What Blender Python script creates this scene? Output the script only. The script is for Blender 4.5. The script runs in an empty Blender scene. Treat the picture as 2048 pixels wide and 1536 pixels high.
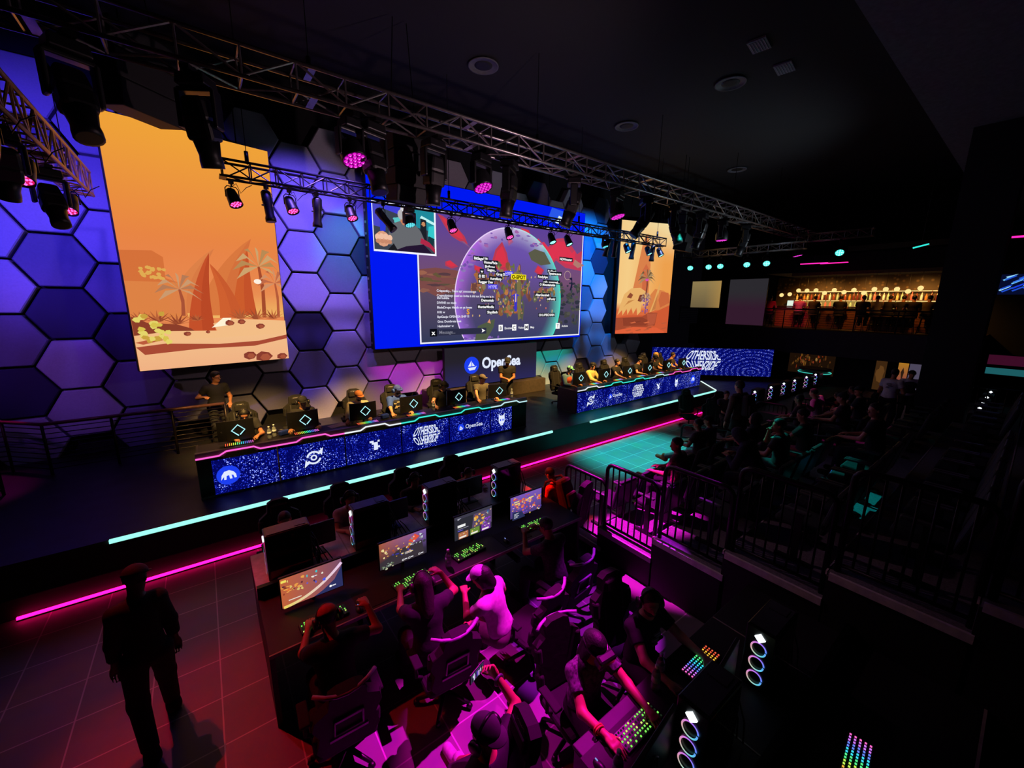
import bpy, bmesh, math, random
import numpy as np
from mathutils import Vector, Matrix, Euler
PI = math.pi
R = math.radians
rnd = random.Random(11)
C = bpy.context.scene.collection
sc = bpy.context.scene

def lin(h):
    h = h.lstrip('#')
    o = []
    for i in (0, 2, 4):
        c = int(h[i:i+2], 16) / 255
        o.append(c / 12.92 if c <= .04045 else ((c + .055) / 1.055) ** 2.4)
    return tuple(o)

# ---------------------------------------------------------------- materials
MATS = {}
def mat(name, col, rough=.55, metal=0.0, noise=.18, scale=14.0, bump=0.0, emit=None, strength=1.0, alpha=None, trans=0.0, coat=0.0):
    if name in MATS: return MATS[name]
    if isinstance(col, str): col = lin(col)
    m = bpy.data.materials.new(name); m.use_nodes = True
    nt = m.node_tree; N = nt.nodes; L = nt.links
    b = N['Principled BSDF']
    b.inputs['Roughness'].default_value = rough
    b.inputs['Metallic'].default_value = metal
    if coat: b.inputs['Coat Weight'].default_value = coat
    if trans:
        b.inputs['Transmission Weight'].default_value = trans
        b.inputs['IOR'].default_value = 1.4
    tc = N.new('ShaderNodeTexCoord')
    nz = N.new('ShaderNodeTexNoise'); nz.inputs['Scale'].default_value = scale; nz.inputs['Detail'].default_value = 3
    L.new(tc.outputs['Object'], nz.inputs['Vector'])
    rp = N.new('ShaderNodeValToRGB')
    a = [max(0, c * (1 - noise)) for c in col]; d = [min(1, c * (1 + noise)) for c in col]
    rp.color_ramp.elements[0].color = (*a, 1); rp.color_ramp.elements[0].position = .3
    rp.color_ramp.elements[1].color = (*d, 1); rp.color_ramp.elements[1].position = .7
    L.new(nz.outputs['Fac'], rp.inputs['Fac']); L.new(rp.outputs['Color'], b.inputs['Base Color'])
    if bump:
        bp = N.new('ShaderNodeBump'); bp.inputs['Strength'].default_value = bump; bp.inputs['Distance'].default_value = .01
        L.new(nz.outputs['Fac'], bp.inputs['Height']); L.new(bp.outputs['Normal'], b.inputs['Normal'])
    if emit is not None:
        if isinstance(emit, str): emit = lin(emit)
        b.inputs['Emission Color'].default_value = (*emit, 1)
        b.inputs['Emission Strength'].default_value = strength
    if alpha is not None: b.inputs['Alpha'].default_value = alpha
    MATS[name] = m
    return m

def glow(name, col, strength=1.0, sample=True):
    """a lamp or lit element: pure emission"""
    if name in MATS: return MATS[name]
    if isinstance(col, str): col = lin(col)
    m = bpy.data.materials.new(name); m.use_nodes = True
    nt = m.node_tree; nt.nodes.clear()
    e = nt.nodes.new('ShaderNodeEmission'); o = nt.nodes.new('ShaderNodeOutputMaterial')
    e.inputs['Color'].default_value = (*col, 1); e.inputs['Strength'].default_value = strength
    nt.links.new(e.outputs[0], o.inputs['Surface'])
    if not sample: m.cycles.emission_sampling = 'NONE'
    MATS[name] = m
    return m

def screen_mat(name, strength=1.0):
    if name in MATS: return MATS[name]
    m = bpy.data.materials.new(name); m.use_nodes = True
    nt = m.node_tree; nt.nodes.clear()
    a = nt.nodes.new('ShaderNodeAttribute'); a.attribute_name = 'Col'
    e = nt.nodes.new('ShaderNodeEmission'); o = nt.nodes.new('ShaderNodeOutputMaterial')
    e.inputs['Strength'].default_value = strength
    nt.links.new(a.outputs['Color'], e.inputs['Color']); nt.links.new(e.outputs[0], o.inputs['Surface'])
    MATS[name] = m
    return m

# ---------------------------------------------------------------- mesh builder
class MB:
    def __init__(s): s.v = []; s.f = []; s.m = []; s.sm = []; s.T = Matrix()
    def at(s, loc=(0,0,0), rot=(0,0,0), sc_=1.0):
        s.T = Matrix.Translation(loc) @ Euler(rot).to_matrix().to_4x4() @ Matrix.Scale(sc_, 4); return s
    def add(s, vs, fs, m=0, smooth=False):
        b = len(s.v); T = s.T
        s.v += [tuple(T @ Vector(p)) for p in vs]
        s.f += [tuple(b + i for i in f) for f in fs]
        s.m += [m] * len(fs); s.sm += [smooth] * len(fs)
        return s
    def box(s, c, d, m=0, rot=None, taper=1.0, bev=0.0):
        x, y, z = d[0] / 2, d[1] / 2, d[2] / 2
        b = min(bev, x * .9, y * .9, z * .9)
        M = Euler(rot).to_matrix() if rot else None
        if b <= 0:
            P = [(i * x * (taper if k > 0 else 1), j * y * (taper if k > 0 else 1), k * z) for k in (-1, 1) for j in (-1, 1) for i in (-1, 1)]
            F = [(0, 2, 3, 1), (4, 5, 7, 6), (0, 1, 5, 4), (2, 6, 7, 3), (0, 4, 6, 2), (1, 3, 7, 5)]
        else:
            bm = bmesh.new(); bmesh.ops.create_cube(bm, size=1)
            for v in bm.verts:
                t = taper if v.co.z > 0 else 1
                v.co = Vector((v.co.x * d[0] * t, v.co.y * d[1] * t, v.co.z * d[2]))
            bmesh.ops.bevel(bm, geom=bm.edges[:], offset=b, segments=2, affect='EDGES', profile=.5)
            bm.verts.index_update()
            P = [tuple(v.co) for v in bm.verts]; F = [tuple(v.index for v in f.verts) for f in bm.faces]
            bm.free()
        c = Vector(c)
        P = [(M @ Vector(p) if M else Vector(p)) + c for p in P]
        return s.add(P, F, m)
    def tube(s, a, b, r0, r1=None, n=8, m=0, caps=True):
        r1 = r0 if r1 is None else r1
        a = Vector(a); b = Vector(b); d = b - a
        if d.length < 1e-6: return s
        d.normalize(); u = d.orthogonal().normalized(); w = d.cross(u)
        P = []
        for p, r in ((a, r0), (b, r1)):
            for i in range(n):
                t = 2 * PI * i / n
                P.append(p + (u * math.cos(t) + w * math.sin(t)) * r)
        F = [(i, (i + 1) % n, n + (i + 1) % n, n + i) for i in range(n)]
        s.add(P, F, m, n > 5)
        if caps:
            b0 = len(s.v) - 2 * n
            s.f += [tuple(b0 + i for i in range(n))[::-1], tuple(b0 + n + i for i in range(n))]; s.m += [m, m]; s.sm += [False, False]
        return s
    def path(s, pts, r, n=6, m=0, closed=False):
        pts = [Vector(p) for p in pts]; k = len(pts); P = []; u = None
        for i, p in enumerate(pts):
            a = pts[(i - 1) % k] if (closed or i > 0) else p
            b = pts[(i + 1) % k] if (closed or i < k - 1) else p
            d = (b - a).normalized()
            if u is None: u = d.orthogonal().normalized()
            else:
                u = u - d * u.dot(d)
                u = u.normalized() if u.length > 1e-6 else d.orthogonal().normalized()
            w = d.cross(u)
            rr = r[i] if isinstance(r, (list, tuple)) else r
            P += [p + (u * math.cos(2 * PI * j / n) + w * math.sin(2 * PI * j / n)) * rr for j in range(n)]
        F = []
        for i in range(k if closed else k - 1):
            q = (i + 1) % k
            F += [(i * n + j, i * n + (j + 1) % n, q * n + (j + 1) % n, q * n + j) for j in range(n)]
        if not closed: F += [tuple(range(n))[::-1], tuple((k - 1) * n + j for j in range(n))]
        return s.add(P, F, m, True)
    def lathe(s, prof, n=16, m=0, smooth=True):
        """prof: [(radius, z)] about the local z axis"""
        P = []; F = []
        for r, z in prof: P += [(r * math.cos(2 * PI * j / n), r * math.sin(2 * PI * j / n), z) for j in range(n)]
        for i in range(len(prof) - 1):
            F += [(i * n + j, i * n + (j + 1) % n, (i + 1) * n + (j + 1) % n, (i + 1) * n + j) for j in range(n)]
        F += [tuple(range(n))[::-1], tuple((len(prof) - 1) * n + j for j in range(n))]
        return s.add(P, F, m, smooth)
    def ell(s, c, r, n=12, k=8, m=0, rot=None, zmin=-1.0):
        P = []; F = []; M = Euler(rot).to_matrix() if rot else None
        ph0 = math.asin(max(-1, zmin))
        for i in range(k + 1):
            ph = ph0 + (PI / 2 - ph0) * i / k
            for j in range(n):
                t = 2 * PI * j / n
                p = Vector((r[0] * math.cos(ph) * math.cos(t), r[1] * math.cos(ph) * math.sin(t), r[2] * math.sin(ph)))
                P.append((M @ p if M else p) + Vector(c))
        for i in range(k):
            F += [(i * n + j, i * n + (j + 1) % n, (i + 1) * n + (j + 1) % n, (i + 1) * n + j) for j in range(n)]
        F.append(tuple(range(n))[::-1])
        return s.add(P, F, m, True)
    def prism(s, poly, a, b, m=0, axis='y', smooth=False):
        """poly in the other two axes (x,z for y; x,y for z; y,z for x), extruded from a to b"""
        n = len(poly)
        def q(p, t): return {'y': (p[0], t, p[1]), 'z': (p[0], p[1], t), 'x': (t, p[0], p[1])}[axis]
        P = [q(p, a) for p in poly] + [q(p, b) for p in poly]
        F = [tuple(range(n)), tuple(n + i for i in range(n))[::-1]] + [(i, n + i, n + (i + 1) % n, (i + 1) % n) for i in range(n)]
        return s.add(P, F, m, smooth)
    def mesh(s, name, mats, cols=None):
        me = bpy.data.meshes.new(name)
        me.from_pydata(s.v, [], s.f)
        for x in (mats if isinstance(mats, (list, tuple)) else [mats]): me.materials.append(x)
        me.polygons.foreach_set('material_index', s.m)
        me.polygons.foreach_set('use_smooth', s.sm)
        me.update()
        return me
    def build(s, name, mats, parent=None, label=None):
        bm = bmesh.new(); me = s.mesh(name, mats); bm.from_mesh(me)
        bmesh.ops.recalc_face_normals(bm, faces=bm.faces[:]); bm.to_mesh(me); bm.free()
        o = bpy.data.objects.new(name, me); C.objects.link(o)
        if parent is not None: o.parent = parent
        if label: o['label'] = label
        return o

def tag(o, label, cat, group=None, kind=None):
    if label: o['label'] = label
    if cat: o['category'] = cat
    if group: o['group'] = group
    if kind: o['kind'] = kind
    return o
def thing(name, label, cat, loc=(0,0,0), rz=0.0, group=None):
    o = bpy.data.objects.new(name, None); C.objects.link(o)
    o.empty_display_size = .1; o.location = loc; o.rotation_euler = (0, 0, rz)
    return tag(o, label, cat, group)
def struct(o):
    o['kind'] = 'structure'; return o
def kids(o): return [x for x in C.objects if x.parent == o]
CH = {}
def children(o):
    if o.name not in CH: CH[o.name] = [c for c in C.objects if c.parent is o or c.parent == o]
    return CH[o.name]
def dup(root, loc, rz, label, group=None, scale=None):
    r = root.copy(); C.objects.link(r); r.location = loc; r.rotation_euler = (0, 0, rz)
    if scale: r.scale = scale
    r['label'] = label
    if group: r['group'] = group
    for ch in children(root):
        c = ch.copy(); C.objects.link(c); c.parent = r
        for g in children(ch):
            d = g.copy(); C.objects.link(d); d.parent = c
    return r
class Maker:
    """first call moves the original, later calls copy it"""
    def __init__(s, root): s.root = root; s.n = 0
    def __call__(s, loc, rz, label, group=None):
        s.n += 1
        if s.n == 1:
            o = s.root; children(o)
            for ch in children(o): children(ch)
            o.location = loc; o.rotation_euler = (0, 0, rz); o['label'] = label
            if group: o['group'] = group
            return o
        return dup(s.root, loc, rz, label, group)

# ---------------------------------------------------------------- writing and pictures
def text2d(t, size=1.0, bold=0.0):
    """letters as flat polygons: (verts2d, faces), lower left at 0,0; size = capital height"""
    cu = bpy.data.curves.new('t', 'FONT'); cu.body = t; cu.size = size / .69; cu.offset = bold * size; cu.resolution_u = 3
    ob = bpy.data.objects.new('t', cu); C.objects.link(ob)
    dg = bpy.context.evaluated_depsgraph_get(); me = ob.evaluated_get(dg).to_mesh()
    v = [(p.co.x, p.co.y) for p in me.vertices]; f = [tuple(p.vertices) for p in me.polygons]
    ob.evaluated_get(dg).to_mesh_clear()
    bpy.data.objects.remove(ob); bpy.data.curves.remove(cu)
    if v:
        x0 = min(p[0] for p in v); v = [(p[0] - x0, p[1]) for p in v]
    return v, f
class Pic:
    """a flat picture in x (right), z (up), facing -y; later shapes lie in front"""
    def __init__(s): s.v = []; s.f = []; s.c = []; s.k = 0; s.clip = None
    def add(s, vs, fs, col):
        s.k += 1; b = len(s.v); y = -.0004 * s.k
        if s.clip: x0, z0, x1, z1 = s.clip; vs = [(min(max(p[0], x0), x1), min(max(p[1], z0), z1)) for p in vs]
        s.v += [(p[0], y, p[1]) for p in vs]; s.f += [tuple(b + i for i in f) for f in fs]
        if callable(col): s.c += [col(p[0], p[1]) for p in vs]
        else:
            if isinstance(col, str): col = lin(col)
            s.c += [col] * len(vs)
        return s
    def poly(s, pts, col): return s.add(pts, [tuple(range(len(pts)))], col)
    def rect(s, x0, z0, x1, z1, col): return s.poly([(x0, z0), (x1, z0), (x1, z1), (x0, z1)], col)
    def grid(s, x0, z0, x1, z1, nx, nz, col):
        P = [(x0 + (x1 - x0) * i / nx, z0 + (z1 - z0) * j / nz) for j in range(nz + 1) for i in range(nx + 1)]
        F = [(j * (nx + 1) + i, j * (nx + 1) + i + 1, (j + 1) * (nx + 1) + i + 1, (j + 1) * (nx + 1) + i) for j in range(nz) for i in range(nx)]
        return s.add(P, F, col)
    def disk(s, x, z, rx, rz, col, n=24): return s.poly([(x + rx * math.cos(2 * PI * i / n), z + rz * math.sin(2 * PI * i / n)) for i in range(n)], col)
    def ring(s, x, z, r0, r1, col, n=32, a0=0.0, a1=2 * PI, sz=1.0):
        P = []
        for i in range(n + 1):
            a = a0 + (a1 - a0) * i / n
            P += [(x + r0 * math.cos(a), z + sz * r0 * math.sin(a)), (x + r1 * math.cos(a), z + sz * r1 * math.sin(a))]
        return s.add(P, [(2 * i, 2 * i + 1, 2 * i + 3, 2 * i + 2) for i in range(n)], col)
    def blob(s, x, z, rx, rz, col, n=14, j=.3, r=None):
        r = r or rnd
        return s.poly([(x + rx * (1 + r.uniform(-j, j)) * math.cos(2 * PI * i / n), z + rz * (1 + r.uniform(-j, j)) * math.sin(2 * PI * i / n)) for i in range(n)], col)
    def line(s, a, b, w, col):
        dx, dz = b[0] - a[0], b[1] - a[1]; l = math.hypot(dx, dz) or 1; nx, nz = -dz / l * w / 2, dx / l * w / 2
        return s.poly([(a[0] + nx, a[1] + nz), (b[0] + nx, b[1] + nz), (b[0] - nx, b[1] - nz), (a[0] - nx, a[1] - nz)], col)
    def text(s, t, x, z, size, col, bold=0.02, center=False, warp=None, sx=1.0):
        v, f = text2d(t, size, bold)
        if not v: return s
        w = max(p[0] for p in v)
        v = [((p[0] - (w / 2 if center else 0)) * sx, p[1]) for p in v]
        if warp: v = [warp(*p) for p in v]
        return s.add([(p[0] + x, p[1] + z) for p in v], f, col)
    def build(s, name, m, parent=None):
        me = bpy.data.meshes.new(name); me.from_pydata(s.v, [], s.f); me.materials.append(m)
        at = me.attributes.new('Col', 'FLOAT_COLOR', 'POINT')
        at.data.foreach_set('color', [x for c in s.c for x in (*c[:3], 1.0)])
        me.update()
        o = bpy.data.objects.new(name, me); C.objects.link(o)
        if parent is not None: o.parent = parent
        return o
def mixc(a, b, t):
    if isinstance(a, str): a = lin(a)
    if isinstance(b, str): b = lin(b)
    t = max(0, min(1, t))
    return tuple(x + (y - x) * t for x, y in zip(a, b))

# ---------------------------------------------------------------- lights
def spot(loc, target, col, power, size=40, blend=.4, radius=.06):
    l = bpy.data.lights.new('stage_or_fill_light', 'SPOT'); l.energy = power
    l.color = lin(col) if isinstance(col, str) else col
    l.spot_size = R(size); l.spot_blend = blend; l.shadow_soft_size = radius
    o = bpy.data.objects.new('stage_or_fill_light', l); C.objects.link(o); o.location = loc
    o.rotation_euler = (Vector(target) - Vector(loc)).to_track_quat('-Z', 'Y').to_euler()
    return o
# ---------------------------------------------------------------- people: one smooth surface each, grown from tapering limbs
EDG = [((0,0,0),(1,0,0)),((0,1,0),(1,1,0)),((0,0,1),(1,0,1)),((0,1,1),(1,1,1)),((0,0,0),(0,1,0)),((1,0,0),(1,1,0)),((0,0,1),(0,1,1)),((1,0,1),(1,1,1)),((0,0,0),(0,0,1)),((1,0,0),(1,0,1)),((0,1,0),(0,1,1)),((1,1,0),(1,1,1))]
def nets(F, o, h):
    S = F < 0
    nx, ny, nz = F.shape
    cnt = np.zeros((nx-1, ny-1, nz-1), np.int8)
    for i in (0,1):
        for j in (0,1):
            for k in (0,1): cnt += S[i:nx-1+i, j:ny-1+j, k:nz-1+k]
    act = (cnt > 0) & (cnt < 8)
    I = np.argwhere(act); idx = -np.ones(act.shape, np.int64); idx[act] = np.arange(len(I))
    acc = np.zeros((len(I), 3)); n = np.zeros(len(I))
    for a, b in EDG:
        a = np.array(a); b = np.array(b)
        va = F[tuple((I + a).T)]; vb = F[tuple((I + b).T)]
        m = (va < 0) != (vb < 0)
        t = np.where(m, va / np.where(m, va - vb, 1), 0)
        acc += np.where(m[:, None], a + (b - a) * t[:, None], 0); n += m
    V = o + h * (I + acc / n[:, None])
    Q = []
    for ax in range(3):
        sl0 = [slice(1, -1)] * 3; sl1 = [slice(1, -1)] * 3
        sl0[ax] = slice(0, -1); sl1[ax] = slice(1, None)
        A = S[tuple(sl0)]; B = S[tuple(sl1)]
        m = np.argwhere(A != B); fl = A[A != B]
        off = [1, 1, 1]; off[ax] = 0; m = m + off
        u, w = [(1, 2), (2, 0), (0, 1)][ax]
        eu = np.zeros(3, int); ew = np.zeros(3, int); eu[u] = 1; ew[w] = 1
        q = np.stack([idx[tuple((m - eu - ew).T)], idx[tuple((m - ew).T)], idx[tuple(m.T)], idx[tuple((m - eu).T)]], 1)
        q[~fl] = q[~fl][:, ::-1]
        Q.append(q)
    return V, np.concatenate(Q)

def surface(prims, h):
    """prims: ('c', a, b, ra, rb, k, clips) tapering limb; ('e', c, r3, rotM, k, clips) ellipsoid; k<0 carves. clips: [(point, outward normal)]"""
    lo = np.full(3, 1e9); hi = -lo; B = []
    for p in prims:
        mg = max(3 * h, abs(p[5 if p[0] == 'c' else 4]) * 1.5)
        if p[0] == 'c':
            a, b = np.array(p[1], float), np.array(p[2], float); r = max(p[3], p[4])
            l, u = np.minimum(a, b) - r, np.maximum(a, b) + r
        else:
            c = np.array(p[1], float); M = np.array(p[3] if p[3] is not None else Matrix.Identity(3))
            e = np.sqrt(((M * np.array(p[2])[None, :]) ** 2).sum(1)); l, u = c - e, c + e
        B.append((l - mg, u + mg)); lo = np.minimum(lo, l - mg); hi = np.maximum(hi, u + mg)
    lo -= h; dim = np.ceil((hi - lo) / h).astype(int) + 2
    F = np.full(dim, 1.0, np.float32)
    for p, (l, u) in zip(prims, B):
        i0 = np.maximum(((l - lo) / h).astype(int), 0); i1 = np.minimum(np.ceil((u - lo) / h).astype(int) + 1, dim)
        ax = [lo[d] + h * np.arange(i0[d], i1[d]) for d in range(3)]
        X, Y, Z = np.meshgrid(*ax, indexing='ij', sparse=True)
        if p[0] == 'c':
            _, a, b, ra, rb, k, cl = p
            a = np.array(a, float); b = np.array(b, float); ba = b - a; L2 = max(float(ba @ ba), 1e-9)
            t = np.clip(((X - a[0]) * ba[0] + (Y - a[1]) * ba[1] + (Z - a[2]) * ba[2]) / L2, 0, 1)
            d = np.sqrt((X - a[0] - t * ba[0]) ** 2 + (Y - a[1] - t * ba[1]) ** 2 + (Z - a[2] - t * ba[2]) ** 2) - (ra + (rb - ra) * t)
        else:
            _, c, r, M, k, cl = p
            x, y, z = X - c[0], Y - c[1], Z - c[2]
            if M is not None:
                x, y, z = (M[0][0]*x + M[1][0]*y + M[2][0]*z), (M[0][1]*x + M[1][1]*y + M[2][1]*z), (M[0][2]*x + M[1][2]*y + M[2][2]*z)
            k0 = np.sqrt((x/r[0])**2 + (y/r[1])**2 + (z/r[2])**2); k1 = np.sqrt((x/r[0]**2)**2 + (y/r[1]**2)**2 + (z/r[2]**2)**2)
            d = k0 * (k0 - 1) / np.maximum(k1, 1e-6)
        for q, nn in cl or ():
            d = np.maximum(d, (X - q[0]) * nn[0] + (Y - q[1]) * nn[1] + (Z - q[2]) * nn[2])
        sl = tuple(slice(i0[d_], i1[d_]) for d_ in range(3)); f = F[sl]
        kk = max(abs(k), 1e-4)
        if k < 0:
            d = -d; hh = np.maximum(kk - np.abs(f - d), 0) / kk; F[sl] = np.maximum(f, d) + hh * hh * kk * .25
        else:
            hh = np.maximum(kk - np.abs(f - d), 0) / kk; F[sl] = np.minimum(f, d) - hh * hh * kk * .25
    return nets(F, lo, h)

def skin_obj(name, prims, h, m, parent=None):
    V, Q = surface(prims, h)
    me = bpy.data.meshes.new(name)
    me.vertices.add(len(V)); me.vertices.foreach_set('co', V.astype(np.float32).ravel())
    me.loops.add(len(Q) * 4); me.loops.foreach_set('vertex_index', Q.astype(np.int32).ravel())
    me.polygons.add(len(Q)); me.polygons.foreach_set('loop_start', np.arange(len(Q), dtype=np.int32) * 4)
    me.polygons.foreach_set('use_smooth', np.ones(len(Q), bool))
    me.materials.append(m); me.update(calc_edges=True); me.validate()
    o = bpy.data.objects.new(name, me); C.objects.link(o)
    if parent is not None: o.parent = parent
    return o

def ik(S, W, l1, l2, pole):
    d = W - S; D = min(d.length, (l1 + l2) * .995); u = d.normalized(); W = S + u * D
    a = (l1*l1 - l2*l2 + D*D) / (2*D); hgt = math.sqrt(max(l1*l1 - a*a, 0))
    p = pole - u * pole.dot(u); p = p.normalized() if p.length > 1e-5 else u.orthogonal()
    return S + u * a + p * hgt, W

SKIN = lambda tone: mat('skin_' + tone, {'light': '#c98f72', 'tan': '#a8714f', 'brown': '#7a4c34', 'dark': '#4d3022'}[tone], .5, noise=.08, scale=9)
def cloth(col, pattern=False):
    return mat('cloth_' + col.strip('#') + ('_p' if pattern else ''), col, .85, noise=.9 if pattern else .16, scale=38 if pattern else 26, bump=.25)

def person(label, loc, rz=0.0, pose='sit', seat=.43, lean=0.1, twist=0.0, side=0.0, look=(0, 0), rh=None, lh=None, rf=None, lf=None, tone='light', shirt='#141414', sleeve=.55,
           pants='#17181c', shorts=False, shoes='#1a1a1a', hair='#1a1210', hair_long=0.0, bald=False, cap=None, cap_back=False, phones=None, goggles=False, vest=None, beard=None,
           pack=None, hood=None, glasses=False, band=None, print_=None, cell=.009, h=1.74, group=None, pattern=False, fist=(0.3, 0.3), palm=(None, None), wide=1.0, hair_top=None):
    k = h / 1.74; V = Vector
    sit = pose == 'sit'
    P = V((0, 0, (seat + .10 * k) if sit else .93 * k))
    up = V((math.sin(side), math.sin(lean), math.cos(lean) * math.cos(side))).normalized()
    rx = V((math.cos(twist), math.sin(twist), 0)); rx = (rx - up * rx.dot(up)).normalized()
    fw = up.cross(rx).normalized()
    waist = P + up * .16 * k; chest = P + up * .36 * k; nb = P + up * .52 * k
    sh = {s: nb - up * .055 * k + rx * (.178 * k * wide * s) for s in (1, -1)}
    yaw, pit = look
    hf = fw * math.cos(yaw) - rx * math.sin(yaw); hf = (hf * math.cos(pit) + V((0, 0, 1)) * math.sin(pit) * 1.0)
    hf = (hf - V((0, 0, 1)) * min(0, fw.z) * 0).normalized()
    hup = (up * .45 + V((0, 0, 1)) * .55); hup = (hup - hf * hup.dot(hf)).normalized(); hr = hf.cross(hup).normalized()
    H = nb + (up * .6 + hup * .4).normalized() * .185 * k + hf * .028
    Mh = Matrix((hr, hf, hup)).transposed()
    hip = {s: P + rx * (.092 * k * s) - up * .02 for s in (1, -1)}
    L1, L2 = .43 * k, .42 * k
    ft = {1: rf, -1: lf}; knee = {}; ank = {}
    for s in (1, -1):
        t = V(ft[s]) if ft[s] else (V((.13 * s, .46 * k, .085 * k)) if sit else V((.10 * s, .02, .085)))
        knee[s], ank[s] = ik(hip[s], t, L1, L2, V((.12 * s, 1, .6 if sit else .05)))
    U1, U2 = .285 * k, .25 * k
    ht = {1: rh, -1: lh}; elb = {}; wr = {}
    for s in (1, -1):
        t = V(ht[s]) if ht[s] else (V((.2 * s, .38, seat + .26)) if sit else V((.27 * s, .06, .80 * k)))
        elb[s], wr[s] = ik(sh[s], t, U1, U2, V((.55 * s, -.45, -.75)))
    # ---- body
    b = []
    c = lambda a, e, ra, rb, kk=.03, cl=None: b.append(('c', a, e, ra * k, rb * k, kk, cl))
    el = lambda p, r, kk=.03, M=None, cl=None: b.append(('e', p, tuple(x * k for x in r), M, kk, cl))
    Mt = Matrix((rx, fw, up)).transposed()
    el(P + up * .02, (.165 * wide, .115, .13), .05, Mt); el(waist, (.14 * wide, .105, .15), .06, Mt); el(chest, (.165 * wide, .115, .19), .06, Mt)
    c(sh[1], sh[-1], .058, .058, .06); c(nb - up * .05, nb + (H - nb) * .55, .062, .054, .04)
    for s in (1, -1):
        c(sh[s], elb[s], .056, .042); c(elb[s], wr[s], .043, .028, .02)
        c(hip[s], knee[s], .088, .058, .04); c(knee[s], ank[s], .06, .038, .02)
        fd = V((ank[s].x - hip[s].x, .9, 0)) if not sit else V((.12 * s, 1, 0)); fd = V((fd.x * .3, fd.y, 0)).normalized()
        heel = ank[s] - V((0, 0, .045)) - fd * .03
        c(heel, heel + fd * .17 - V((0, 0, .008)), .04, .03, .03)
    # ---- hands: palm, four unequal fingers, thumb from the side of the palm
    hands = {}
    for s in (1, -1):
        d = (wr[s] - elb[s]).normalized()
        pn = palm[0 if s > 0 else 1]; pn = V(pn) if pn else V((0, 0, -1))
        if sit and not palm[0 if s > 0 else 1]: d = (d + V((0, 0, -d.z * .75))).normalized()
        n = (pn - d * pn.dot(d)).normalized(); w = n.cross(d).normalized() * (1 if s > 0 else 1)
        tw = w * (1 if w.dot(-rx * s) > 0 else -1)       # thumb side
        W = wr[s]; cu = fist[0 if s > 0 else 1]; fr = max(.0085, cell * .8)
        c(W, W + d * .045, .024, .026, .012)
        for i, (o, ln) in enumerate(((.030, .072), (.010, .080), (-.010, .075), (-.029, .058))):
            kn = W + d * (.086 - abs(i - 1.2) * .004) + tw * o
            c(W + d * .03 + tw * o * .7, kn, .0165, .013, .012)
            d1 = (d * math.cos(cu) + n * math.sin(cu)).normalized(); d2 = (d * math.cos(cu * 2.4) + n * math.sin(cu * 2.4)).normalized()
            m1 = kn + d1 * ln * .5; c(kn, m1, fr * 1.08, fr, .006); c(m1, m1 + d2 * ln * .5, fr, fr * .85, .004)
        t0 = W + d * .028 + tw * .026; t1 = t0 + (d * .6 + tw * .75 + n * .25).normalized() * .042; t2 = t1 + (d * .92 + tw * .25 + n * .3 * (1 + cu)).normalized() * .032
        c(W + d * .015 + tw * .012, t0, .018, .015, .012); c(t0, t1, .0135, fr * 1.1, .008); c(t1, t2, fr * 1.1, fr * .9, .004)
        hands[s] = (W, d, n, tw)
    # ---- head with brow, nose, mouth, chin and ears
    hp = lambda x, y, z: H + hr * x * k + hf * y * k + hup * z * k
    el(hp(0, -.012, .035), (.076, .093, .088), .03, Mh); el(hp(0, .022, -.045), (.058, .062, .068), .035, Mh); el(hp(0, .062, -.088), (.026, .022, .018), .025, Mh)
    el(hp(0, .070, .022), (.05, .02, .014), .02, Mh)
    c(hp(0, .082, .008), hp(0, .103, -.028), .009, .013, .012); el(hp(0, .093, -.034), (.019, .013, .009), .008, Mh)
    el(hp(0, .076, -.060), (.024, .012, .006), .008, Mh); el(hp(0, .074, -.070), (.02, .012, .006), .008, Mh)
    for s in (1, -1):
        b.append(('e', hp(.031 * s, .092, .004), (.016, .014, .011), Mh, -.012, None))
        el(hp(.031 * s, .072, .003), (.0125, .0125, .0125), .002, Mh)
        el(hp(.079 * s, -.008, -.005), (.011, .02, .031), .008, Mh)
    body = skin_obj('person', b, cell, SKIN(tone))
    body.location = loc; body.rotation_euler = (0, 0, rz); tag(body, label, 'person', group)
    # ---- clothing: shells over the same limbs
    g = max(.011, cell * 1.15)
    sp = [('e', P + up * .045, ((.168 * wide) * k + g, .118 * k + g, .12 * k), Mt, .05, None), ('e', waist, (.143 * wide * k + g, .108 * k + g, .15 * k), Mt, .06, None),
          ('e', chest, (.167 * wide * k + g, .117 * k + g, .185 * k + g), Mt, .06, None), ('c', sh[1], sh[-1], .058 * k + g, .058 * k + g, .06, None)]
    for s in (1, -1):
        if sleeve <= 1:
            e = sh[s] + (elb[s] - sh[s]) * sleeve; nn = (elb[s] - sh[s]).normalized()
            if sleeve > .05: sp.append(('c', sh[s], elb[s], .06 * k + g, .052 * k + g, .03, [(e, nn)]))
        else:
            e = elb[s] + (wr[s] - elb[s]) * (sleeve - 1); nn = (wr[s] - elb[s]).normalized()
            sp += [('c', sh[s], elb[s], .058 * k + g, .048 * k + g, .03, None), ('c', elb[s], wr[s], .046 * k + g, .036 * k + g, .02, [(e, nn)])]
    sp = [(*p[:-1], (p[-1] or []) + [(nb + up * .015 - fw * 0, (up * .9 - fw * .15).normalized())]) for p in sp]
    so = skin_obj('shirt', sp, cell, cloth(shirt, pattern), body)
    tp = [('e', P + up * .0, (.166 * wide * k + g * .7, .117 * k + g * .7, .12 * k), Mt, .05, [(P + up * .07, up)])]
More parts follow.
